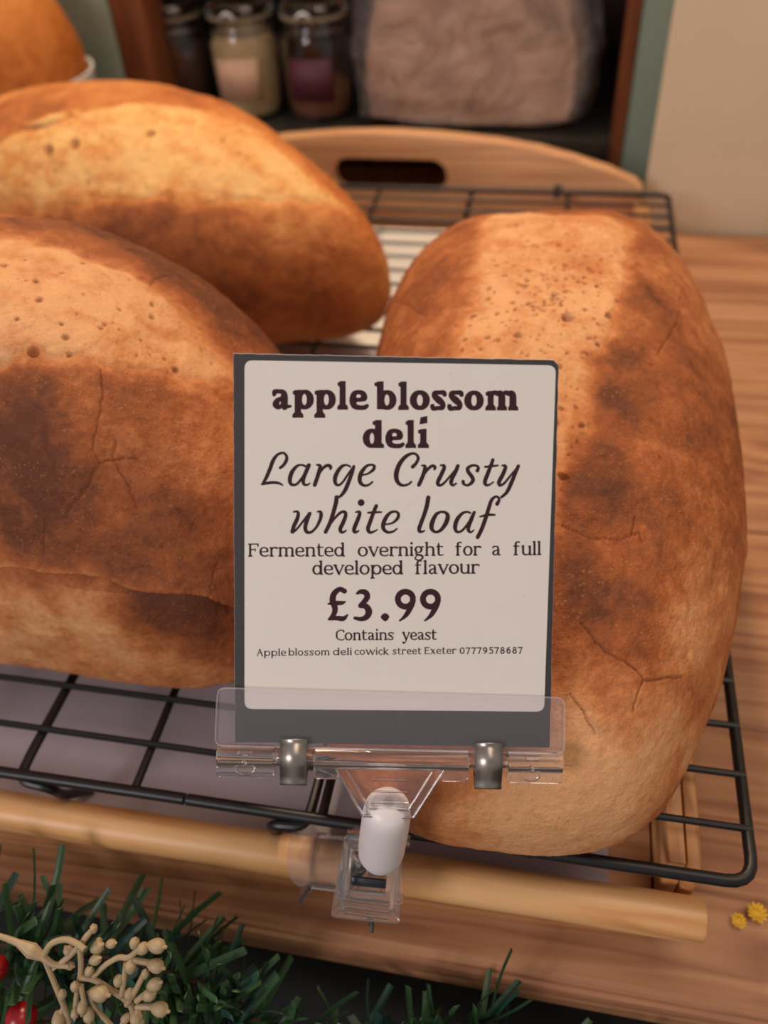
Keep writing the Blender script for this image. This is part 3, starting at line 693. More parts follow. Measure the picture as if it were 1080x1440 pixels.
# lettering: pen strokes of varying width laid out in artwork units, mapped onto the card face
HM = [0.16178953, 0.0032913496, -92.013543, 0.0033193601, -0.16728895, 173.29875, 3.1880101e-06, -8.0243451e-05]
def art(x, y):
    d = HM[6]*x+HM[7]*y+1
    return ((HM[0]*x+HM[1]*y+HM[2])/d*mm, (HM[3]*x+HM[4]*y+HM[5])/d*mm)
class Ink:
    def __init__(s): s.bm = bmesh.new(); s.z = .00004
    def poly(s, pts):
        s.z += 1.5e-7
        vs = [s.bm.verts.new((*art(*p), s.z)) for p in pts]
        f = s.bm.faces.new(vs)
        f.normal_update()
        if f.normal.z < 0: f.normal_flip()
    def stroke(s, pts, caps=True, n=7, straight=False):
        s.z += 1.5e-7
        P = [Vector((p[0], p[1], p[2])) for p in pts]
        if len(P) == 2 or straight: S = P
        else: S = smooth_path(P, n)
        L = []; R = []
        for i, p in enumerate(S):
            a = S[max(i-1, 0)]; b = S[min(i+1, len(S)-1)]
            d = Vector((b.x-a.x, b.y-a.y))
            if d.length < 1e-9: d = Vector((1, 0))
            d.normalize(); nrm = Vector((-d.y, d.x))*p.z*.5
            L.append((p.x+nrm.x, p.y+nrm.y)); R.append((p.x-nrm.x, p.y-nrm.y))
        vl = [s.bm.verts.new((*art(*q), s.z)) for q in L]; vr = [s.bm.verts.new((*art(*q), s.z)) for q in R]
        for i in range(len(vl)-1):
            f = s.bm.faces.new((vl[i], vl[i+1], vr[i+1], vr[i])); f.normal_update()
            if f.normal.z < 0: f.normal_flip()
        if caps:
            for q in (S[0], S[-1]): s.disc(q.x, q.y, q.z*.5)
    def disc(s, x, y, r, n=14):
        s.poly([(x+r*math.cos(2*math.pi*k/n), y+r*math.sin(2*math.pi*k/n)) for k in range(n)])
    def done(s, name, label):
        tag(obj(name, s.bm, M_ink, card, smooth=False), label)

def glyph(ch, s, t, k, h):
    """serif letter in units of the x-height, y up; s stem, t thin stroke, k slab overhang, h slab height. Returns strokes, polys, width"""
    S = []; Q = []
    hs = s/2
    def stem(x, y0, y1): Q.append([(x-hs, y0), (x+hs, y0), (x+hs, y1), (x-hs, y1)])
    def foot(x, y=0, l=1, r=1):
        Q.append([(x-hs-k*l, y), (x+hs+k*r, y), (x+hs+k*r, y+h*.8), (x+hs, y+h*1.5), (x-hs, y+h*1.5), (x-hs-k*l, y+h*.8)])
    def flag(x, y, l=1.0):
        Q.append([(x-hs-k*l, y-h*.35), (x-hs-k*l, y-h*1.15), (x, y-h*1.7), (x+hs*.9, y-h*1.2), (x+hs, y), (x, y-.01)])
    def bowl(xl, xr, y0=0., y1=1., gapl=0):
        cx = (xl+xr)/2; a = (xr-xl)/2-hs*.95; m = (y0+y1)/2; b = (y1-y0)/2-t/2
        pts = []
        for q in range(17):
            an = 2*math.pi*q/16
            pts.append((cx+a*math.cos(an), m+b*math.sin(an)*1.0, t+(s-t)*abs(math.cos(an))**1.3))
        S.append(pts)
    asc = 1.44
    if ch == 'a':
        w = .86+s*.45; x = w-.16-hs
        S.append([(.14, .74, t*.9), (.18, .88, t*1.2), (.40, .97-t*.3, t), (x-.06, .90-t*.2, t*1.25), (x, .66, s), (x, .25, s), (x+.02, .12, s*.9)])
        S.append([(x+.01, .13, s*.7), (x+.07, t*.6, t), (w-.02, t*.7, t*.7)])
        S.append([(x, .58, t), (x-.2, .53, t), (.12+hs, .42, s*.8), (.06+hs, .25, s), (.16+hs*.8, .09+t*.2, s*.75), (.40, t*.5, t), (x, .24, t)])
    elif ch in 'bd' or ch in 'pq':
        w = 1.02+s*.3
        if ch == 'b':
            x = hs+k*.8; stem(x, .03, asc); flag(x, asc); bowl(x-hs*.75, w)
        elif ch == 'd':
            x = w-k-hs; stem(x, 0, asc); flag(x, asc); bowl(.0, x+hs*.75); Q.append([(x, 0), (x+hs+k, 0), (x+hs+k, h*.8), (x+hs, h*1.4), (x, h*1.4)])
        else:
            x = hs+k; stem(x, -.40, .98); foot(x, -.42); flag(x, 1.0, .8); bowl(x-hs*.75, w+.05)
            w += .05
    elif ch == 'c' or ch == 'C':
        H = 1 if ch == 'c' else 1.34; w = .82 if ch == 'c' else 1.12
        S.append([(w-.05, .80*H, s*.9), (w-.16, H-.09, t*1.1), (w*.55, H-t/2, t), (.10+hs, .80*H, s*.8), (hs+.01, H*.5, s), (.10+hs, .20*H, s*.8), (w*.56, t/2, t), (w-.14, .09, t*1.1), (w, .20, t)])
        if ch == 'C': Q.append([(w-.02, H), (w-.02, H-.36), (w-.02-t*.7, H-.36), (w-.16, H-.06)])
    elif ch == 'e':
        w = .90+s*.15
        S.append([(hs, .49, t), (w-hs*1.4, .52, t), (w-hs, .60, s*.95), (w-hs-.05, .80, s*.8), (w*.52, 1-t/2, t), (hs+.07, .80, s*.8), (hs, .49, s), (hs+.08, .20, s*.85), (w*.55, t/2, t*1.1), (w-.14, .08+t*.2, t*1.1), (w-.02, .20, t*.9)])
    elif ch == 'f':
        w = .70+s*.5; x = .13+k+hs*.6
        S.append([(x, .2, s), (x, 1.0, s), (x+.03, 1.25, s*.95), (x+.20, asc-t/2, t), (x+.36, asc-.10, t*1.3)])
        stem(x, 0, .5); foot(x); Q.append([(x-hs-.15, 1-h), (x+hs+.26, 1-h), (x+hs+.26, 1), (x-hs-.15, 1)])
    elif ch == 'g':
        w = .98
        cx = .42; pts = []
        for q in range(17):
            an = 2*math.pi*q/16; pts.append((cx+(.30)*math.cos(an), .66+.29*math.sin(an), t+(s-t)*abs(math.cos(an))**1.3))
        S.append(pts)
        S.append([(.62, .88, t), (.75, .93, t), (.90, .93, t*1.2)])
        S.append([(.26, .42, t), (.16, .28, t*1.2), (.26, .16, s*.9), (.60, .10, s*.95), (.82, -.02, s), (.82, -.22, s*.8), (.50, -.40, t), (.18, -.33, s*.7), (.08, -.18, s*.7), (.20, .0, t), (.34, .12, t)])
    elif ch in 'hnm':
        x = hs+k; w = x; top = asc if ch == 'h' else .98
        stem(x, 0, top); foot(x); flag(x, top+(.0 if ch == 'h' else .02), .9)
        gap = .58+s*.35 if ch != 'm' else .54+s*.32
        for q in range(2 if ch == 'm' else 1):
            x0 = x+gap*q; x1 = x0+gap
            S.append([(x0, .70, t*.9), (x0+gap*.30, .90, t), (x0+gap*.62, 1-t*.65, t*1.25), (x1-.04, .84, s*.9), (x1, .62, s), (x1, .3, s)])
            stem(x1, 0, .55); foot(x1, 0, .8, 1)
        w = x1+hs+k
    elif ch == 'i' or ch == 'l':
        x = hs+k; stem(x, 0, asc if ch == 'l' else .98); foot(x); flag(x, asc if ch == 'l' else 1., .9); w = 2*x
        if ch == 'i': Q.append([(x-s*.62, 1.18+s*.1), (x-s*.45, 1.18+s*1.1), (x+s*.62, 1.22+s*1.2), (x+s*.62, 1.22+s*.15)] if s > .25 else [(x+s*.62*math.cos(a*.7), 1.30+s*.62*math.sin(a*.7)) for a in range(9)])
    elif ch == 'k':
        x = hs+k; stem(x, 0, asc); foot(x); flag(x, asc, .9); w = 1.08
        S.append([(x, .42, t), (.80, .95, t)]); S.append([(x+.18, .52, s*.9), (.84, .06, s)]); Q.append([(.66, 0), (1.08, 0), (1.08, h*.8), (.66, h*.8)]); Q.append([(.58, 1-h*.8), (.96, 1-h*.8), (.96, 1), (.58, 1)])
    elif ch == 'o':
        w = .96+s*.3; bowl(0, w)
    elif ch == 'r':
        x = hs+k; stem(x, 0, .98); foot(x, 0, 1, 1.3); flag(x, 1., .9); w = .74+s*.4
        S.append([(x, .62, t), (x+.14, .84, t), (x+.30, .96-t*.3, t*1.3), (w-.04, .90-t*.2, s*.8), (w-.03, .80, s*.5)])
    elif ch == 's':
        w = .74+s*.4
        S.append([(w-.08, .78, t), (w-.14, .93-t*.2, t*1.1), (w*.5, 1-t/2, t), (.10+hs*.6, .86, s*.7), (.08+hs*.7, .70, s*.8), (w*.5, .52, s), (w-.08-hs*.7, .32, s*.8), (w-.12-hs*.6, .13, s*.7), (w*.48, t/2, t), (.12, .09, t*1.1), (.06, .22, t)])
        Q.append([(w-.04, .98), (w-.04, .70), (w-.04-t*.8, .70), (w-.16, .95)]); Q.append([(.02, .02), (.02, .31), (.02+t*.8, .31), (.16, .05)])
    elif ch == 't':
        w = .66+s*.3; x = .14+hs
        S.append([(x, 1.26, s*.6), (x, 1.0, s), (x, .35, s), (x+.03, .16, s*.9), (x+.17, t*.55, t*1.1), (w, .12, t*.8)])
        Q.append([(0, 1-h), (w-.02, 1-h), (w-.02, 1), (.02, 1)]); Q.append([(0, 1-h), (x+hs*.5, 1-h), (x+hs*.5, 1.28), (x-.02, 1.1)])
    elif ch == 'u':
        x = hs+k*.7; x1 = x+.62+s*.35; w = x1+hs+k*.8
        flag(x, 1., .7); flag(x1, 1., .7)
        S.append([(x, .95, s), (x, .40, s), (x+.04, .18, s*.9), (x+.22, t*.6, t*1.25), (x1-.2, .10, t), (x1, .30, t)]); stem(x1, 0, .98); foot(x1, 0, .0, 1)
        stem(x, .4, .98)
    elif ch in 'vyw':
        n = 2 if ch == 'w' else 1; g = .92+s*.2
        w = 0; x = .12
        for q in range(n):
            S.append([(x, .95, s), (x+g*.42, .06, s)]); S.append([(x+g*.42, .04, t*1.1), (x+g*.84, .95, t*1.1)])
            Q.append([(x-.18, 1-h*.85), (x+.24, 1-h*.85), (x+.24, 1), (x-.18, 1)]); Q.append([(x+g*.84-.16, 1-h*.85), (x+g*.84+.16, 1-h*.85), (x+g*.84+.16, 1), (x+g*.84-.16, 1)])
            if ch == 'y': S.append([(x+g*.42, .06, t*1.1), (x+g*.28, -.26, t), (x+.08, -.38, s*.9), (x-.02, -.30, s)])
            x += g*.80
        w = x+.12
    elif ch == 'F':
        x = hs+k; stem(x, 0, 1.34); foot(x, 0, 1, 1.3); w = 1.08
        Q.append([(0, 1.34-h), (w, 1.34-h), (w, 1.34), (0, 1.34)]); Q.append([(w-t, 1.0), (w, 1.0), (w, 1.34), (w-t*1.6, 1.34)])
        Q.append([(x, .66), (.78, .66), (.78, .66+t), (x, .66+t)]); Q.append([(.78-t*.8, .52), (.78, .52), (.78, .86), (.78-t*.8, .86)])
    elif ch == 'A':
        w = 1.2
        S.append([(.14, .04, t), (.58, 1.3, t)]); S.append([(.58, 1.28, s), (1.04, .04, s)]); Q.append([(.3, .44), (.88, .44), (.88, .44+t), (.3, .44+t)])
        Q.append([(0, 0), (.3, 0), (.3, h*.7), (0, h*.7)]); Q.append([(.88, 0), (1.2, 0), (1.2, h*.7), (.88, h*.7)])
    elif ch == 'E':
        x = hs+k; stem(x, 0, 1.34); w = 1.0
        for y, r in ((0, w), (.66, .82), (1.34-t, w-.04)): Q.append([(x-hs-k*(y != .66), y), (r, y), (r, y+t), (x-hs-k*(y != .66), y+t)])
        Q.append([(w-t, 0), (w+.04, .28), (w-.04, .28), (w-t*1.4, 0)]); Q.append([(w-.04-t, 1.34), (w-.04, 1.34), (w-.04, 1.08), (w-.04-t*.6, 1.08)])
    elif ch == 'x':
        w = .98; S.append([(.16, .94, s), (.82, .06, s)]); S.append([(.80, .94, t), (.16, .06, t)])
        for xx in (0, .62): Q.append([(xx, 0), (xx+.34, 0), (xx+.34, h*.7), (xx, h*.7)]); Q.append([(xx, 1-h*.7), (xx+.34, 1-h*.7), (xx+.34, 1), (xx, 1)])
    elif ch == '0': w = 1.0; cx = .48; S.append([(cx+.36*math.cos(2*math.pi*q/16), .60+.56*math.sin(2*math.pi*q/16), t+(s-t)*abs(math.cos(2*math.pi*q/16))) for q in range(17)])
    elif ch == '7': w = .9; S.append([(.06, 1.12, s*.9), (.80, 1.12, s*.9)]); S.append([(.78, 1.12, t), (.52, .6, s*.9), (.34, 0, s)])
    elif ch in '96':
        w = 1.0; f = (lambda x, y: (x, y)) if ch == '9' else (lambda x, y: (.96-x, 1.22-y))
        S.append([(*f(.46+.30*math.cos(2*math.pi*q/12), .80+.34*math.sin(2*math.pi*q/12)), s*.95) for q in range(13)])
        S.append([(*f(.78, .80), s), (*f(.72, .42), s*.9), (*f(.46, .12), s*.8), (*f(.24, .02), t)])
    elif ch == '5': w = .9; S.append([(.24, 1.14, t), (.22, .72, t)]); S.append([(.22, 1.14, s*.9), (.76, 1.16, s*.9)]); S.append([(.22, .70, t), (.48, .74, t*1.2), (.72, .56, s), (.68, .2, s), (.38, .04, t*1.1), (.1, .1, s*.8)])
    elif ch == '8':
        w = .96; S.append([(.46+.24*math.cos(2*math.pi*q/12), .90+.26*math.sin(2*math.pi*q/12), s*.85) for q in range(13)]); S.append([(.46+.32*math.cos(2*math.pi*q/12), .34+.30*math.sin(2*math.pi*q/12), s*.95) for q in range(13)])
    else: w = .5
    return S, Q, w

def put_glyph(ink, ch, x0, base, xh, sx, p):
    S, Q, w = glyph(ch, *p)
    for q in Q: ink.poly([(x0+x*xh*sx, base-y*xh) for x, y in q])
    for q in S:
        ink.stroke([(x0+a[0]*xh*sx, base-a[1]*xh, a[2]*xh) for a in q], caps=True, n=5)
    return w*xh*sx

def word(ink, txt, x0, x1, b0, b1, xh, p, gap=.10):
    ws = [glyph(c, *p)[2] for c in txt]
    tot = sum(ws)*xh+gap*xh*(len(txt)-1)
    sx = (x1-x0)/tot
    x = x0
    for c, wd in zip(txt, ws):
        base = b0+(b1-b0)*((x-x0)/(x1-x0))
        put_glyph(ink, c, x, base, xh, sx, p)
        x += (wd+gap)*xh*sx

BOLD = (.36, .22, .13, .20)
ink = Ink()
for ch, a, b in (('a', 381.6, 408.4), ('p', 410.8, 440.6), ('p', 441.6, 471.6), ('l', 474.2, 489.2), ('e', 491.4, 516.6),
                 ('b', 527.2, 557.2), ('l', 560, 575), ('o', 577, 604), ('s', 606.6, 627.4), ('s', 630.6, 651.2), ('o', 653.8, 679.8), ('m', 682.8, 729)):
    base = 575.6+(a-381)*.0056
    wd = glyph(ch, *BOLD)[2]
    put_glyph(ink, ch, a, base, 28, (b-a)/(wd*28), BOLD)
for ch, a, b in (('d', 510.4, 540.2), ('e', 542, 567), ('l', 570, 585.2), ('i', 587.6, 603.2)):
    wd = glyph(ch, *BOLD)[2]
    put_glyph(ink, ch, a, 630.2, 27.5, (b-a)/(wd*27.5), BOLD)
ink.done('shop_lettering', 'bold maroon slab lettering of the shop name')

SA = [  # handwritten italic line, left half
 [(182,178,20),(205,160,22),(228,125,24),(232,95,22),(215,68,17),(190,66,18),(158,82,20),(130,120,27),(105,185,27),(80,245,25),(58,285,20),(45,302,14)],
 [(42,304,13),(75,296,20),(120,290,21),(165,293,19),(195,306,13),(203,316,6)],
 [(372,165,18),(345,156,14),(310,165,20),(275,205,28),(258,250,30),(258,290,26),(278,308,20),(310,300,18),(345,260,18),(380,200,14),(400,160,18)],
 [(400,158,28),(385,195,28),(362,250,28),(358,290,24),(372,308,18),(395,305,14),(410,293,8)],
 [(460,155,12),(480,158,20),(487,170,26),(480,200,28),(465,250,28),(445,308,28)],
 [(465,260,12),(490,205,18),(520,170,22),(550,160,24),(566,172,24),(564,186,18)],
 [(715,170,14),(690,157,14),(655,165,22),(620,205,28),(600,255,30),(603,295,24),(625,310,18),(655,290,16),(690,240,16),(725,185,12)],
 [(742,168,22),(730,210,26),(705,280,28),(675,350,28),(642,392,20),(615,404,16),(602,400,10)],
 [(800,235,12),(850,222,15),(890,192,22),(898,165,20),(875,155,16),(840,165,20),(805,205,28),(788,250,30),(792,290,26),(820,312,20),(855,308,16),(884,286,14)],
 [(284,514,12),(308,510,17),(320,527,24),(310,570,28),(287,620,28),(273,664,26)],
 [(277,670,18),(312,640,15),(360,580,16),(398,530,16),(410,524,20)],
 [(405,528,28),(387,575,28),(373,630,28),(385,666,24),(420,666,19),(460,625,19),(490,560,25),(492,520,24),(480,510,16),(466,513,12)],
 [(612,402,30),(605,450,30),(580,540,28),(555,610,28),(527,666,26)],
 [(545,640,12),(590,570,16),(640,520,20),(673,514,22),(680,540,26),(663,590,28),(640,640,28),(646,666,22),(668,666,15),(684,653,10)],
 [(755,516,10),(780,512,18),(788,525,24),(773,570,28),(745,640,28),(748,666,22),(768,664,16),(780,655,10)],
 [(913,468,26),(895,510,26),(870,580,28),(850,640,28),(863,668,22),(890,665,16),(920,649,10)],
 [(850,520,14),(900,516,17),(952,515,12)],
 [(985,608,12),(1035,598,15),(1073,565,22),(1082,530,21),(1060,511,17),(1020,520,21),(985,560,28),(966,610,30),(970,645,26),(1000,668,20),(1040,663,16),(1070,642,12)]]
SB = [  # right half
 [(218,170,26),(245,142,22),(260,105,22),(245,76,18),(210,70,19),(160,97,27),(115,155,31),(94,220,34),(97,270,30),(120,303,24),(155,312,18),(190,300,16),(208,284,14)],
 [(287,160,12),(308,163,20),(312,180,26),(302,220,27),(285,265,28),(265,308,27)],
 [(285,270,12),(315,215,16),(345,177,21),(372,163,22),(388,174,22),(384,188,18)],
 [(430,160,12),(453,160,20),(458,178,26),(438,225,28),(410,285,28),(418,310,22),(450,300,17),(500,245,15),(545,190,15),(563,164,16)],
 [(562,164,26),(545,205,28),(520,255,28),(510,292,26),(525,311,18),(550,296,12)],
 [(710,200,26),(718,177,20),(700,161,17),(665,162,19),(637,182,25),(642,210,27),(665,240,27),(677,270,28),(660,298,23),(630,311,17),(604,298,20),(602,282,24)],
 [(828,118,24),(815,155,25),(790,220,28),(768,280,28),(775,307,22),(800,307,15),(833,286,10)],
 [(768,171,15),(815,166,17),(866,160,13)],
 [(897,161,12),(920,162,20),(923,180,26),(903,230,28),(875,285,28),(882,311,20),(915,295,17),(960,240,15),(1010,180,15),(1023,160,16)],
 [(1022,164,24),(1000,215,26),(965,300,28),(935,362,24),(893,402,18)],
 [(337,404,30),(325,470,30),(300,550,28),(270,630,28),(270,660,24),(290,664,16),(310,654,10)],
 [(430,513,17),(395,535,25),(366,595,32),(363,640,28),(390,666,19),(430,653,23),(470,600,31),(485,545,30),(465,517,20),(430,513,17)],
 [(655,521,16),(630,513,15),(595,525,21),(560,565,28),(542,615,30),(545,653,24),(565,667,18),(600,650,17),(640,600,17),(675,540,14)],
 [(686,517,22),(668,560,28),(645,620,28),(642,653,24),(660,668,16),(683,652,10)],
 [(861,452,28),(876,420,19),(864,399,17),(840,401,19),(815,430,25),(795,490,27),(770,570,28),(740,650,28),(712,706,27)],
 [(732,549,13),(790,536,19),(842,536,14)]]
ink = Ink()
for st, ox in ((SA, 360), (SB, 540)):
    for q in st: ink.stroke([(ox+x/5.4, 625+y/5.4, wd*1.13/5.4) for x, y, wd in q])
ink.disc(360+798/5.4, 625+443/5.4, 4.9)
ink.done('script_lettering', 'maroon italic lettering naming the loaf')

REG = (.225, .13, .10, .125)
SML = (.23, .15, .04, .11)
ink = Ink()
for t, x0, x1, b0, b1, xh in (('Fermented', 348.5, 485, 783.3, 783, 14), ('overnight', 503, 623.5, 783, 782, 14), ('for', 640, 676.5, 782, 781.7, 14),
                              ('a', 691.5, 704.5, 781.6, 781.6, 14), ('full', 721.5, 761.5, 781.4, 781, 14),
                              ('developed', 439, 567, 808.6, 808.2, 14), ('flavour', 583, 674, 808, 807, 14),
                              ('Contains', 472, 554, 901, 900.6, 11.2), ('yeast', 566, 614, 900.5, 900.3, 11.2)):
    word(ink, t, x0, x1, b0, b1, xh, REG, .07)
ink.done('description_lettering', 'small serif lines of text under the loaf name')
ink = Ink()
for t, x0, x1, b0, b1 in (('Apple', 360.5, 402, 923, 922.8), ('blossom', 405.5, 463, 922.6, 922.1), ('deli', 468, 494.5, 921.9, 921.6), ('cowick', 498.5, 547, 921.5, 921.2),
                          ('street', 552, 592.5, 921, 920.5), ('Exeter', 597, 642, 920.4, 920), ('07779578687', 646.5, 735.5, 919.9, 919.2)):
    word(ink, t, x0, x1, b0, b1, 7.3, SML, .16)
ink.done('address_lettering', 'smallest line of text with the address and telephone number')

ink = Ink()
for q in ([(206,100,44),(165,84,42),(118,122,50),(106,180,54),(125,240,50),(118,290,44),(85,330,26)], [(76,337,24),(140,328,40),(195,332,42),(232,302,16)], [(70,208,16),(120,200,36),(180,200,36),(212,190,14)],
          [(314,118,24),(345,104,40),(386,114,50),(398,150,50),(370,192,44),(338,218,32)], [(338,226,34),(385,228,50),(412,272,58),(392,318,50),(345,336,38),(294,328,28)]):
    ink.stroke([(450+x/6, 815+y/6, wd/6) for x, y, wd in q])
ink.poly([(450+x/6, 815+y/6) for x, y in [(548,285),(572,294),(586,316),(574,342),(552,357),(528,344),(510,320),(524,296)]])
for dx in (0, 212):
    ink.stroke([(450+(721+dx+64*math.cos(a*math.pi/8))/6, 815+(168+63*math.sin(a*math.pi/8))/6, (50 if a % 2 else 52)/6) for a in range(17)], caps=False, n=3)
    ink.stroke([(450+(x+dx)/6, 815+y/6, wd/6) for x, y, wd in ((784,178,50),(770,225,48),(735,290,42),(704,325,28),(672,350,14))])
ink.done('price_lettering', 'large maroon price of the loaf')

# --- clear clip: flap in front, flap behind, hinge tube, flange, steel springs, joint and jaws
flap = quadr([(-43.2, -1.0), (43.3, -1.4), (42.9, 12.9), (-42.5, 13.7)], 2.2)
obj('front_flap', mmprism(flap, .35, .95, bev=.15), M_film, holder)
obj('back_flap', mmprism([(x, y-1) for x, y in flap], -2.5, -1.75, bev=.15), M_film, holder)
def rodx(x0, x1, r, cy, cz, n=24, r2=None):
    b = bmesh.new()
    pts = [Vector((x*mm, cy*mm, cz*mm)) for x in (x0, x0+.2, x1-.2, x1)]
    tube(b, pts, [r*mm*.93, r*mm, r*mm, r*mm*.93], n)
    return b
for x0, x1 in ((-42.6, -28.4), (-18.6, 19.8), (29.4, 43.1)):
    obj('hinge_tube', rodx(x0, x1, 2.75, -3.9, -.3), M_clear, holder)
obj('hinge_pin', rodx(-28.4, -18.6, 1.9, -3.9, -.3), M_clear, holder)
obj('hinge_pin', rodx(19.8, 29.4, 1.9, -3.9, -.3), M_clear, holder)
for x0, x1 in ((-42.9, -28.2), (-18.8, -12.2), (12.6, 19.9), (29.2, 43.2)):
    r = 1.6
    o = rrect(x0, x1, -9.1, -5.9, 1.1)
    obj('lower_flange', mmprism(o, .2, 1.0, bev=.2), M_clear, holder)
for cx in (-35.6, 35.2):
    b = bmesh.new()
    pts = [(cx*mm+2.5*mm*math.cos(a), -6.2*mm-2.0*mm*math.sin(a), 1.2*mm) for a in [math.pi*k/10 for k in range(11)]]
    tube(b, pts, .3*mm, 8)
    tube(b, [((cx-1.6)*mm, -2.2*mm, 2.1*mm), ((cx+1.6)*mm, -2.2*mm, 2.1*mm)], .7*mm, 10)
    tube(b, [((cx-.4)*mm, -4.4*mm, 2.3*mm), ((cx+.3)*mm, -5.2*mm, 2.2*mm)], .5*mm, 10)
    obj('moulded_catch', b, M_clear, holder)
for cx in (-23.55, 24.6):
    b = bmesh.new()
    prof = []
    for k in range(25):
        a = math.radians(75 - k*11.5)
        prof.append((3.45*math.sin(a)-3.9, 3.45*math.cos(a)-.3))
    prof = [(1.0, 1.35), (-.2, 1.7)] + [p for p in prof if p[0] < -.55] 
    prof = [(1.2, 1.1), (.2, 1.35), (-1.0, 2.2), (-2.6, 3.0), (-4.4, 3.1), (-6.4, 2.6), (-8.4, 2.05), (-10.0, 1.9), (-10.3, 1.6), (-10.1, .7), (-8.4, -1.2), (-7.6, -2.4), (-5, -3.6), (-2, -3.4), (.2, -2.5), (1.5, -2.7)]
    sm = smooth_path([(0, y*mm, z*mm) for y, z in prof], 4)
    hw = 3.3*mm
    L = [b.verts.new((cx*mm-hw, p.y, p.z)) for p in sm]; R_ = [b.verts.new((cx*mm+hw, p.y, p.z)) for p in sm]
    for i in range(len(sm)-1): b.faces.new((L[i], R_[i], R_[i+1], L[i+1]))
    o = obj('steel_spring', b, M_spring, holder)
    md = o.modifiers.new('thick', 'SOLIDIFY'); md.thickness = .35*mm; md.offset = 0
    b = bmesh.new(); box(b, (cx-3.9)*mm, (cx+3.9)*mm, -.3*mm, 1.4*mm, .1*mm, .8*mm, .2*mm); obj('spring_seat', b, M_clear, holder)
# funnel plate with raised rims
trap = [(-13.4, -5.9), (13.9, -5.9), (6.6, -18.9), (-6.4, -18.6)]
obj('neck_plate', mmprism(quadr(trap, .8, 3), -.5, .5, bev=.12), M_film, holder)
def rim(pts, r=.28, z=.7, closed=True):
    b = bmesh.new()
    P = [Vector((x*mm, y*mm, z*mm)) for x, y in pts]
    if closed: P = P+[P[0]]
    for a_, b_ in zip(P, P[1:]):
        tube(b, [a_, b_], r*mm, 8)
    return b
obj('raised_rim', rim([(-13.2, -6.2), (-6.2, -18.4), (6.4, -18.7), (13.7, -6.2)], .42, .7, False), M_clear, holder)
obj('raised_rim', rim([(-10.4, -6.6), (-4.8, -16.4), (5.2, -16.6), (10.9, -6.6)], .36, .7, False), M_clear, holder)
for y, hw in ((-9.0, 4.2), (-12.0, 4.4), (-14.9, 4.6), (-16.6, 3.6)):
    obj('raised_rib', rim([(-hw, y), (hw+.4, y-.1)], .26, .75, False), M_clear, holder)

b = bmesh.new()
tube(b, [Vector((x*mm, y*mm, .95*mm)) for x, y in flap]+[Vector((flap[0][0]*mm, flap[0][1]*mm, .95*mm))], .22*mm, 6, cap=False)
obj('flap_rim', b, M_haze, holder)
# parts given in world space are carried into the clip's frame
MI = MC.inverted()
def vec(*p): return Vector(p)
k0 = vec(-.0287, .1053, .0505); k1 = vec(-.0325, .1060, .0190)
kd = (k1-k0).normalized()
def frame_from(o_, z_, xh):
    z_ = z_.normalized(); x_ = (xh - z_*xh.dot(z_)).normalized(); y_ = z_.cross(x_)
    return Matrix.Translation(o_) @ Matrix((x_, y_, z_)).transposed().to_4x4()
L_ = (k1-k0).length
b = bmesh.new()
lathe(b, [(.0012, -.0016), (.0030, -.0012), (.0048, -.0002), (.0058, .0018), (.0062, .005), (.0063, .010), (.0064, .016), (.0064, L_-.0065), (.0062, L_-.0035), (.0055, L_-.0014), (.0040, L_-.0003), (.002, L_)], 36, MI @ frame_from(k0, kd, vec(1, 0, 0)))
obj('white_knob', b, M_knob, holder)
b = bmesh.new()
lathe(b, [(.0012, -.0022), (.0016, 0), (.0016, .006)], 20, MI @ frame_from(k0, kd, vec(1, 0, 0)))
obj('joint_pin', b, M_clear, holder)
# jaws around the rod
rc = vec(-.0460, .1203, -.0205); rx = vec(.9991, .0423, 0).normalized()
MJ = Matrix.Translation(rc) @ Matrix((rx, vec(0, 0, 1).cross(rx), vec(0, 0, 1))).transposed().to_4x4()   # x along rod, y away, z up
def arcjaw(a0, a1, r, th, xa, xb, n=22):
    b = bmesh.new(); rows = []
    for k in range(n+1):
        a = math.radians(a0+(a1-a0)*k/n)
        rows.append([b.verts.new((x, rr*math.cos(a), rr*math.sin(a))) for x, rr in ((xa, r), (xb, r), (xb, r+th), (xa, r+th))])
    for p, q in zip(rows, rows[1:]):
        for k in range(4): b.faces.new((p[k], p[(k+1) % 4], q[(k+1) % 4], q[k]))
    b.faces.new(rows[0][::-1]); b.faces.new(rows[-1])
    bmesh.ops.recalc_face_normals(b, faces=b.faces[:])
    bmesh.ops.transform(b, matrix=MI @ MJ, verts=b.verts[:])
    return b
obj('upper_jaw', arcjaw(200, 30, .0074, .0013, -.0125, .0095), M_clear, holder)
obj('lower_jaw', arcjaw(212, 345, .0074, .0013, -.0125, .0095), M_clear, holder)
# flared outer lips of the jaws, seen left of the lever
def flare(a0, a1, n=24):
    b = bmesh.new(); rows = []
    for k in range(n+1):
        u_ = k/n; a = math.radians(a0+(a1-a0)*u_)
        ex = math.sin(math.pi*min(1, max(0, u_)))**.6
        sec = []
        for m in range(6):
            q = m/5
            x = -.0120-.0065*q*ex; r_ = .0080+(.0052*q+.0022*q*q)*ex
            sec.append((x, r_))
        pts = [(x, r_) for x, r_ in sec]+[(x-.0004, r_+.0011) for x, r_ in sec[::-1]]
        rows.append([b.verts.new((x, r_*math.cos(a), r_*math.sin(a))) for x, r_ in pts])
    for p, q in zip(rows, rows[1:]):
        for k in range(len(p)): b.faces.new((p[k], p[(k+1) % len(p)], q[(k+1) % len(p)], q[k]))
    b.faces.new(rows[0][::-1]); b.faces.new(rows[-1])
    bmesh.ops.recalc_face_normals(b, faces=b.faces[:])
    bmesh.ops.transform(b, matrix=MI @ MJ, verts=b.verts[:])
    return b
obj('jaw_lip', flare(40, 165), M_haze, holder)
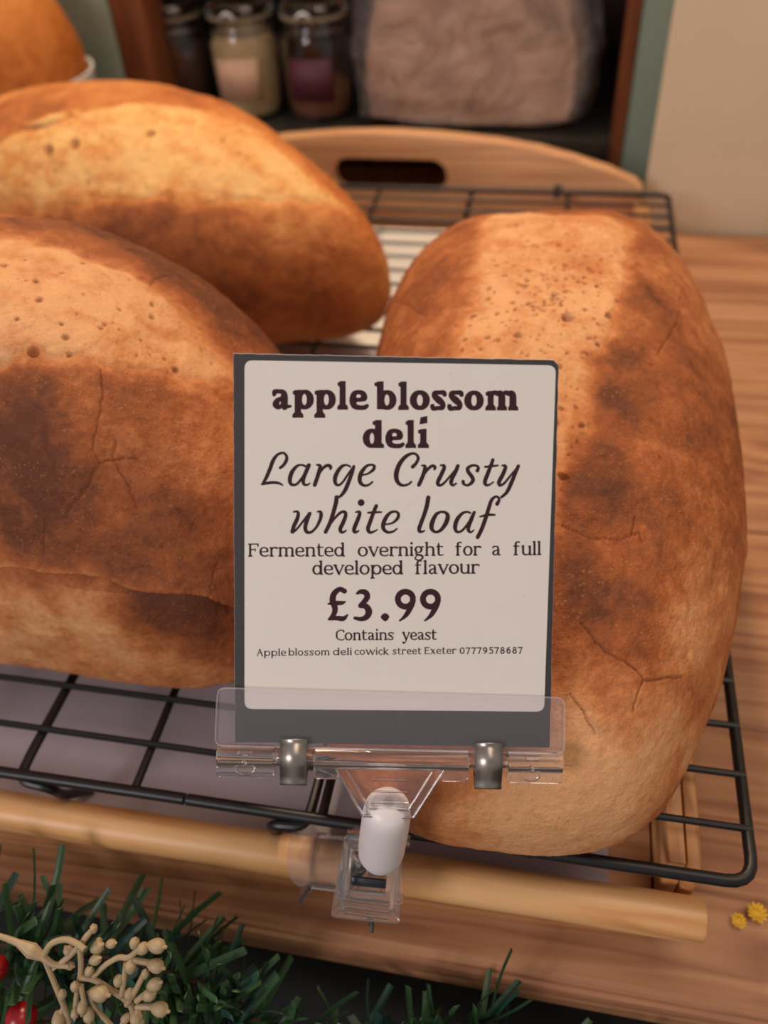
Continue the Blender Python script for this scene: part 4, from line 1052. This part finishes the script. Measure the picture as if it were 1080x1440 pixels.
obj('jaw_lip', flare(200, 325), M_haze, holder)
# lever plate with a window, facing up and forward
pc = vec(-.0365, .1062, .0040)
lz = vec(.10, -.74, .66).normalized(); lx = vec(.985, .09, -.05)
ML = frame_from(pc, lz, lx)
def lever(outline, z0, z1, holes=(), bev=.0002):
    b = bmesh.new(); prism(b, outline, z0, z1, holes, None, bev); bmesh.ops.transform(b, matrix=MI @ ML, verts=b.verts[:]); return b
out = quadr([(-.0106, -.0122), (.0100, -.0122), (.0078, .0125), (-.0080, .0125)], .0018)
obj('front_lever', lever(out, -.0008, .0008, [rrect(-.0055, .0050, -.0040, .0080, .0008)]), M_clear, holder)
obj('back_lever', lever([(x*.95+.001, y*.9+.001) for x, y in out], -.0075, -.006), M_clear, holder)
for y in (-.0062, -.0082, -.0100):
    b = bmesh.new(); tube(b, [(-.0066, y, .0012), (.0062, y-.0004, .0012)], .00045, 8); bmesh.ops.transform(b, matrix=MI @ ML, verts=b.verts[:]); obj('grip_rib', b, M_clear, holder)
for x in (-.0074, .0070):
    b = bmesh.new(); box(b, x-.0006, x+.0006, -.010, .010, -.0060, -.0008, .0002); bmesh.ops.transform(b, matrix=MI @ ML, verts=b.verts[:]); obj('lever_wall', b, M_clear, holder)
b = bmesh.new(); box(b, -.0054, .0049, -.0040, -.0014, -.0042, -.0030, .0003); bmesh.ops.transform(b, matrix=MI @ ML, verts=b.verts[:]); tag(obj('spring_bar', b, M_bluesteel, holder), 'dark steel bar in the lever window')
b = bmesh.new(); tube(b, [MI @ (ML @ vec(.0010, -.0122, -.002)), MI @ (ML @ vec(.0014, -.0150, -.003)), MI @ (ML @ vec(.0016, -.0175, -.004))], [.0012, .0010, .0006], 10); obj('lower_peg', b, M_clear, holder)
b = bmesh.new(); tube(b, [MI @ (ML @ vec(-.0076, .0105, -.0040)), MI @ (ML @ vec(.0110, .0105, -.0040))], .0016, 14); obj('pivot_pin', b, M_clear, holder)
b = bmesh.new(); tube(b, [MI @ (ML @ vec(-.002, .004, -.007)), MI @ MJ @ vec(.0, -.0078, .0012)], .0035, 14); obj('jaw_arm', b, M_clear, holder)

# ---------------------------------------------------------------- cupboard with jars behind the tray
CUP = thing('cupboard', 'green painted cupboard with brown wooden niche holding jars, behind the tray', 'cupboard', (-.16, .86, -.80))
CO = (.16, -.86, .80)
for x0, x1 in ((-.372, -.343), (.034, .0435)):
    bm = bmesh.new(); box(bm, x0, x1, .722, .760, -.05, .50, .002); obj('niche_post', bm, M_post, CUP, CO)
for x0, x1 in ((-.50, -.3722), (.0437, .1200)):
    bm = bmesh.new(); box(bm, x0, x1, .718, .750, -.80, .62, .0015) if x0 < 0 else box(bm, x0, x1, .726, .756, -.80, .62, .0015); obj('door_frame', bm, M_green, CUP, CO)
bm = bmesh.new(); box(bm, -.3722, .0517, .72, 1.0, -.80, -.05, .001); obj('lower_front', bm, M_post, CUP, CO)
bm = bmesh.new(); box(bm, -.3722, .0517, .735, 1.0, -.020, -.003, .0015); obj('shelf', bm, M_shelf, CUP, CO)
bm = bmesh.new(); box(bm, -.3722, .0517, .735, 1.0, .30, .318, .001); obj('shelf', bm, M_post, CUP, CO)
bm = bmesh.new(); box(bm, -.3722, .0517, 1.0, 1.012, -.05, .62); obj('back_panel', bm, M_inside, CUP, CO)
for x0, x1 in ((-.3722, -.366), (.046, .0517)):
    bm = bmesh.new(); box(bm, x0, x1, .76, 1.0, -.05, .62); obj('side_panel', bm, M_inside, CUP, CO)

M_jar = [plain('dark_beans', srgb(64, 28, 26), .5, var=.4, scale=160), plain('cream_powder', srgb(222, 188, 138), .8, var=.06, scale=60), plain('brown_spice', srgb(150, 92, 58), .8, var=.15, scale=90)]
M_label = [None, plain('pink_label', srgb(206, 164, 134), .6, var=.12, scale=90), plain('plum_label', srgb(88, 38, 50), .6, var=.1, scale=90)]
def jar(x, y, label, k, fill):
    t = thing('storage_jar', label, 'jar', (x, y, -.003), group='glass storage jars in the cupboard')
    prof = [(.004, 0), (.028, 0), (.0305, .004), (.031, .012), (.031, .060), (.029, .068), (.0265, .072), (.0262, .077), (.028, .0775), (.028, .0795), (.0245, .0795), (.0245, .072), (.0285, .062), (.0288, .012), (.026, .004), (.003, .003)]
    bm = bmesh.new(); lathe(bm, prof, 36); obj('glass_body', bm, M_jarglass, t)
    bm = bmesh.new(); lathe(bm, [(.004, .0042), (.0255, .0045), (.0284, .012), (.0284, fill*.9), (.026, fill), (.003, fill+.003)], 30); obj('contents', bm, M_jar[k], t)
    bm = bmesh.new(); lathe(bm, [(.004, .0815), (.0255, .0812), (.0295, .083), (.0298, .086), (.027, .090), (.016, .0935), (.003, .0945)], 36); obj('glass_lid', bm, M_jarglass, t)
    bm = bmesh.new(); lathe(bm, [(.0252, .0796), (.0285, .0797), (.0287, .0812), (.0252, .0812)], 30, cap0=False, cap1=False); obj('rubber_seal', bm, plain('seal_%d' % k, srgb(196, 176, 140), .5), t)
    bm = bmesh.new()
    tube(bm, [(.0275*math.cos(a), .0275*math.sin(a), .0705) for a in [math.pi*2*q/28 for q in range(29)]], .0009, 7)
    tube(bm, smooth_path([(0, -.0283, .070), (-.006, -.0330, .074), (-.007, -.0335, .082), (0, -.0325, .087), (.007, -.0335, .082), (.006, -.0330, .074), (0, -.0283, .070)], 4), .0009, 7)
    obj('wire_clasp', bm, M_spring, t)
    if M_label[k]:
        bm = bmesh.new(); rows = []
        for q in range(13):
            a = math.radians(-128+q*(76/12))
            rows.append([bm.verts.new((.0313*math.cos(a), .0313*math.sin(a), z)) for z in (.018, .052)])
        for p, q in zip(rows, rows[1:]): bm.faces.new((p[0], q[0], q[1], p[1]))
        o = obj('paper_label', bm, M_label[k], t); md = o.modifiers.new('s', 'SOLIDIFY'); md.thickness = .0003; md.offset = 1
    return t
jar(-.352, .790, 'clip-top glass jar of dark contents beside the left brown post', 0, .055)
jar(-.287, .790, 'clip-top glass jar of cream powder with a pinkish label, the middle jar', 1, .066)
jar(-.2215, .790, 'clip-top glass jar with dark red label and brown spice, next to the bag', 2, .026)

# clear bag around brown paper
bag = thing('paper_bag', 'brown paper packet wrapped in a crumpled clear plastic bag on the cupboard shelf', 'bag', (-.085, .800, -.003))
M_paper = plain('kraft_paper', srgb(220, 172, 136), .75, var=.1, scale=18)
def lump(w_, d_, h_, amp, seed, sub, top=1.):
    bm = bmesh.new()
    bmesh.ops.create_cube(bm, size=1)
    bmesh.ops.subdivide_edges(bm, edges=bm.edges[:], cuts=sub, use_grid_fill=True)
    P = np.array([v.co[:] for v in bm.verts])
    dx = vnoise(P, 3.1, seed)*.6+vnoise(P, 7, seed+1)*.3+vnoise(P, 15, seed+2)*.15
    dy = vnoise(P, 2.7, seed+3)*.6+vnoise(P, 8, seed+4)*.35
    for v, a, b_ in zip(bm.verts, dx, dy):
        x, y, z = v.co
        n_ = Vector((x, y, z))
        # round the corners a little
        m = max(abs(x), abs(y), abs(z)); n2 = n_.length
        q = n_*(1-.22*max(0, (n2/m-1)))
        tz = q.z+.5
        sc_ = 1-.10*tz*top
        v.co = Vector((q.x*w_*sc_+a*amp*.7, q.y*d_*sc_*(1-.25*tz)+b_*amp, max(0, tz*h_+a*amp*.6*(tz > .15))))
    return bm
bm = lump(.196, .105, .100, .006, 51, 14); obj('paper_packet', bm, M_paper, bag)
bm = lump(.215, .125, .122, .012, 61, 22, .6); obj('plastic_wrap', bm, M_bag, bag, sharp=180)

# ---------------------------------------------------------------- small yellow dried flowers on the table
M_yel = plain('yellow_petal', srgb(226, 176, 44), .7, var=.15, scale=300)
for i, (x, y, s_, lab) in enumerate(((.0851, .1371, 1.0, 'small bright yellow fluffy flower head on the table at the right edge'), (.0790, .1335, .75, 'paler yellow flower head just left of the bright one'))):
    t = thing('flower_head', lab, 'flower', (x, y, -.045))
    bm = bmesh.new(); lathe(bm, [(.0004, 0), (.0016*s_, .0008), (.0018*s_, .002), (.0005, .0028)], 12); obj('flower_centre', bm, M_yel, t)
    for k in range(14):
        a = k*2.4; e_ = .3+.08*(k % 5)
        d_ = Vector((math.cos(a)*math.cos(e_), math.sin(a)*math.cos(e_), math.sin(e_)))
        bm = bmesh.new(); tube(bm, [d_*.0008+Vector((0, 0, .0012)), d_*.0024*s_+Vector((0, 0, .0012)), d_*.0038*s_+Vector((0, 0, .0009))], [.0003, .0009*s_, .0002], 6, flat=.4)
        obj('petal', bm, M_yel, t)

# ---------------------------------------------------------------- garland
M_stem = plain('garland_wire', srgb(58, 44, 30), .7)
def green(name, a, b):
    t = NT(name)
    oi = t.n('ObjectInfo')
    n = t.noise(60, 3, t.coord())
    f = t.math('ADD', t.math('MULTIPLY', oi.outputs['Random'], .75), t.math('MULTIPLY', n, .3))
    t.l(t.ramp(f, [(.1, a), (.9, b)]), t.p.inputs['Base Color'])
    t.set(Roughness=.42)
    return t.m
M_needle = green('garland_green', srgb(20, 42, 26), srgb(66, 100, 62))
M_needle2 = green('garland_bluegreen', srgb(22, 52, 44), srgb(58, 94, 86))
M_cream = plain('cream_spray', srgb(172, 150, 116), .5, var=.12, scale=200)
M_red = NT('red_berry').set(Base_Color=srgb(150, 14, 24), Roughness=.3).m
gar = thing('pine_garland', 'artificial green pine garland draped along the front edge of the table', 'garland', (-.08, .07, -.05))
GO = Vector((.08, -.07, .05))
def needle_mesh(i):
    r_ = random.Random(100+i)
    bm = bmesh.new()
    L = .030; wd = .0011*r_.uniform(.8, 1.25); n = 4; bend = r_.uniform(-.006, .006); b2 = r_.uniform(0, .006)
    rows = []
    for k in range(n+1):
        t = k/n
        wk = wd*(1 if k < n else .92)
        c = Vector((bend*t*t, -b2*t*t, L*t))
        rows.append([bm.verts.new(c+Vector(q)) for q in ((-wk, -.00012, 0), (0, .00025, 0), (wk, -.00012, 0), (0, -.0002, 0))])
    for p, q in zip(rows, rows[1:]):
        for k in range(4): bm.faces.new((p[k], p[(k+1) % 4], q[(k+1) % 4], q[k]))
    bm.faces.new(rows[-1])
    me = bpy.data.meshes.new('needle'); bm.normal_update(); bm.to_mesh(me); bm.free()
    me.materials.append(M_needle2 if i % 4 == 3 else M_needle)
    return me
NM = [needle_mesh(i) for i in range(8)]
branches = [
    [(-.235, .070, -.030), (-.180, .074, -.024), (-.140, .080, -.026), (-.105, .083, -.033), (-.075, .082, -.044)],
    [(-.180, .055, -.044), (-.140, .060, -.040), (-.100, .066, -.047), (-.060, .070, -.053), (-.025, .072, -.060)],
    [(-.090, .078, -.046), (-.050, .080, -.058), (-.010, .082, -.062), (.030, .080, -.068), (.075, .076, -.074)],
    [(-.060, .060, -.052), (-.020, .064, -.062), (.020, .066, -.068), (.060, .064, -.076)],
    [(-.035, .078, -.050), (-.012, .086, -.048), (.004, .090, -.044)],
]
counts = [92, 70, 66, 40, 26]
extra = bmesh.new()
def orient(d, roll):
    z_ = d.normalized(); x_ = z_.orthogonal().normalized(); y_ = z_.cross(x_)
    return Matrix((x_, y_, z_)).transposed().to_4x4() @ Matrix.Rotation(roll, 4, 'Z')
for bi, (br, cnt) in enumerate(zip(branches, counts)):
    S = smooth_path(br, 8)
    bm = bmesh.new(); tube(bm, S, .0012, 7)
    bo = obj('garland_branch', bm, M_stem, gar, GO)
    for k in range(cnt*3):
        t = rnd.random()*(len(S)-1.01); i = int(t)
        p = S[i].lerp(S[i+1], t-i); d = (S[i+1]-S[i]).normalized()
        a = rnd.uniform(0, 2*math.pi)
        o1 = d.orthogonal().normalized(); o2 = d.cross(o1)
        side = o1*math.cos(a)+o2*math.sin(a)
        dirv = (side*1.0 + d*rnd.uniform(.15, .9)*(1 if rnd.random() < .8 else -1) + Vector((0, .15, .25 if bi else .75))).normalized()
        sc_ = rnd.uniform(.65, 1.05)*(.8 if bi == 4 else 1)
        tip = p+dirv*.03*sc_
        if tip.z < -.060 and tip.y > .092: continue
        if tip.y > .098 and tip.z < -.036: dirv = (dirv+Vector((0, -.7, .9))).normalized()
        Mx = Matrix.Translation(p) @ orient(dirv, rnd.uniform(0, 6.28)) @ Matrix.Diagonal((1, 1, sc_, 1))
        me = NM[rnd.randrange(8)]
        if k < cnt:
            o = bpy.data.objects.new('needle', me); C.objects.link(o); o.parent = bo
            o.matrix_local = Mx
        elif k < cnt*2.6:
            n0 = len(extra.verts); extra.from_mesh(me); extra.verts.ensure_lookup_table()
            bmesh.ops.transform(extra, matrix=Matrix.Translation(Vector((0, -.004, -.007))) @ Mx, verts=extra.verts[n0:])
tag(obj('needle_infill', extra, M_needle, gar, GO, smooth=False), kind='stuff')

R3 = Matrix(((CAM[0]), (CAM[1]), (CAM[2])))
def spray_pt(x, y, dep):
    """sketch plane of the spray: tilted square to the view line of the garland, real depth varies per twig"""
    px = x/3.6; py = 1180+y/3.6
    return Vector((0, 0, .25)) + (R3 @ Vector(((px-540)/1200, (py-720)/1200, 1)))*dep
spray = thing('berry_spray', 'cream artificial twig spray with small round buds, lying over the garland at lower left', 'decoration', tuple(spray_pt(300, 700, .236)))
SO = -spray.location
twigs = [([(-80,470),(0,492),(90,525),(160,565),(215,597),(270,635),(350,645)], [9,11,14,30,16,12,9], 0, 0),
 ([(220,590),(260,530),(330,508),(390,530),(430,560)], 12, 0, -.004), ([(230,620),(260,690),(300,790),(325,850),(350,930)], 11, 0, .004),
 ([(265,660),(330,610),(400,545),(440,490),(475,450)], [8,12,12,12,10], .001, -.003), ([(405,550),(410,640),(405,700),(390,780),(380,890)], 11, -.003, .003),
 ([(400,700),(470,710),(540,750),(620,800)], 12, -.001, .001), ([(470,700),(530,640),(600,600),(650,600),(700,560),(740,540)], 11, 0, -.006),
 ([(640,620),(630,700),(615,790)], 11, -.003, 0), ([(660,610),(720,620),(790,635)], 12, -.004, -.004), ([(640,840),(690,760),(730,680)], 11, 0, -.004),
 ([(690,850),(760,850),(810,860)], 12, -.001, -.003), ([(690,820),(740,780),(790,730)], 12, -.001, -.004), ([(620,800),(660,840),(680,900),(690,950)], 12, 0, .002),
 ([(450,770),(480,850),(550,930),(580,960)], 10, 0, .003), ([(325,850),(300,900),(285,960)], 11, .003, .004), ([(410,740),(430,850),(440,920)], 10, -.002, .001)]
for pts, wd, d0, d1 in twigs:
    n_ = len(pts)
    P = [spray_pt(x, y, .236+d0+(d1-d0)*i/(n_-1)) for i, (x, y) in enumerate(pts)]
    S = smooth_path(P, 4)
    if isinstance(wd, list):
        rr = [wd[min(int(i/4), n_-1)]*(1-(i % 4)/4)+wd[min(int(i/4)+1, n_-1)]*((i % 4)/4) for i in range(len(S))]
    else: rr = [wd]*len(S)
    bm = bmesh.new(); tube(bm, S, [q*7.2e-5 for q in rr], 9)
    obj('twig', bm, M_cream, spray, SO)
buds = [(475,455,20,-.003,1.6),(560,530,24,-.001,.3),(490,550,32,-.001,.6),(480,612,28,-.002,.5),(350,570,26,0,2),(790,540,38,-.006,.05),(680,530,26,-.004,1.3),(722,556,30,-.005,.8),(785,640,36,-.005,-.1),(780,738,34,-.005,.5),(752,790,32,-.004,.5),(805,860,38,-.004,-.05),
 (690,900,34,.001,-1.4),(655,790,28,-.001,1.4),(662,650,30,-.004,1.5),(380,750,24,-.002,1.5),(500,780,42,-.002,0),(450,672,24,-.002,1),(415,850,26,-.001,-1.5),(450,890,30,0,-1.4),(380,880,22,.001,-1.5),(315,790,24,.001,1.5),(295,912,34,.003,-1.4),(600,720,28,-.001,1.2),(735,685,22,-.004,1.4),(700,925,30,.001,-1.3),(640,905,24,.001,-2.4),(350,640,22,.001,0),(500,520,18,0,1.2)]
bm = bmesh.new(); lathe(bm, [(.10, -1.0), (.45, -.9), (.85, -.35), (1.0, .15), (.88, .65), (.5, .95), (.28, 1.02), (.22, 1.3), (.08, 1.36)], 14)
bud_me = bpy.data.meshes.new('bud'); bm.normal_update(); bm.to_mesh(bud_me); bm.free(); bud_me.materials.append(M_cream)
for p in bud_me.polygons: p.use_smooth = True
camr = [Vector((CAM[0][i], CAM[1][i], CAM[2][i])) for i in range(3)]
for x, y, r_, dd, an in buds:
    o = bpy.data.objects.new('bud', bud_me); C.objects.link(o); o.parent = spray
    p = spray_pt(x, y, .236+dd)
    d = camr[0]*math.cos(an) - camr[1]*math.sin(an) - camr[2]*.35
    rr = r_*6.8e-5
    o.matrix_local = Matrix.Translation(p-spray.location) @ orient(d, 0) @ Matrix.Diagonal((rr*.8, rr*.8, rr, 1))
for i, (px, py, dep, rr, lab) in enumerate(((30, 1432, .250, .0046, 'bright red berry in the garland at the bottom left corner'), (-8, 1362, .252, .0040, 'red berry cut off by the left edge, above the bottom corner one'))):
    t = thing('red_berry', lab, 'berry', tuple(Vector((0, 0, .25)) + (R3 @ Vector(((px-540)/1200, (py-720)/1200, 1)))*dep))
    bm = bmesh.new(); bmesh.ops.create_uvsphere(bm, u_segments=24, v_segments=14, radius=rr)
    for v in bm.verts: v.co.z *= .92
    obj('berry_skin', bm, M_red, t)
    bm = bmesh.new(); tube(bm, [(0, 0, -rr*.8), (0, .001, -rr*1.5), (.002, .003, -rr*2.6)], .0005, 6); obj('stalk', bm, M_stem, t)
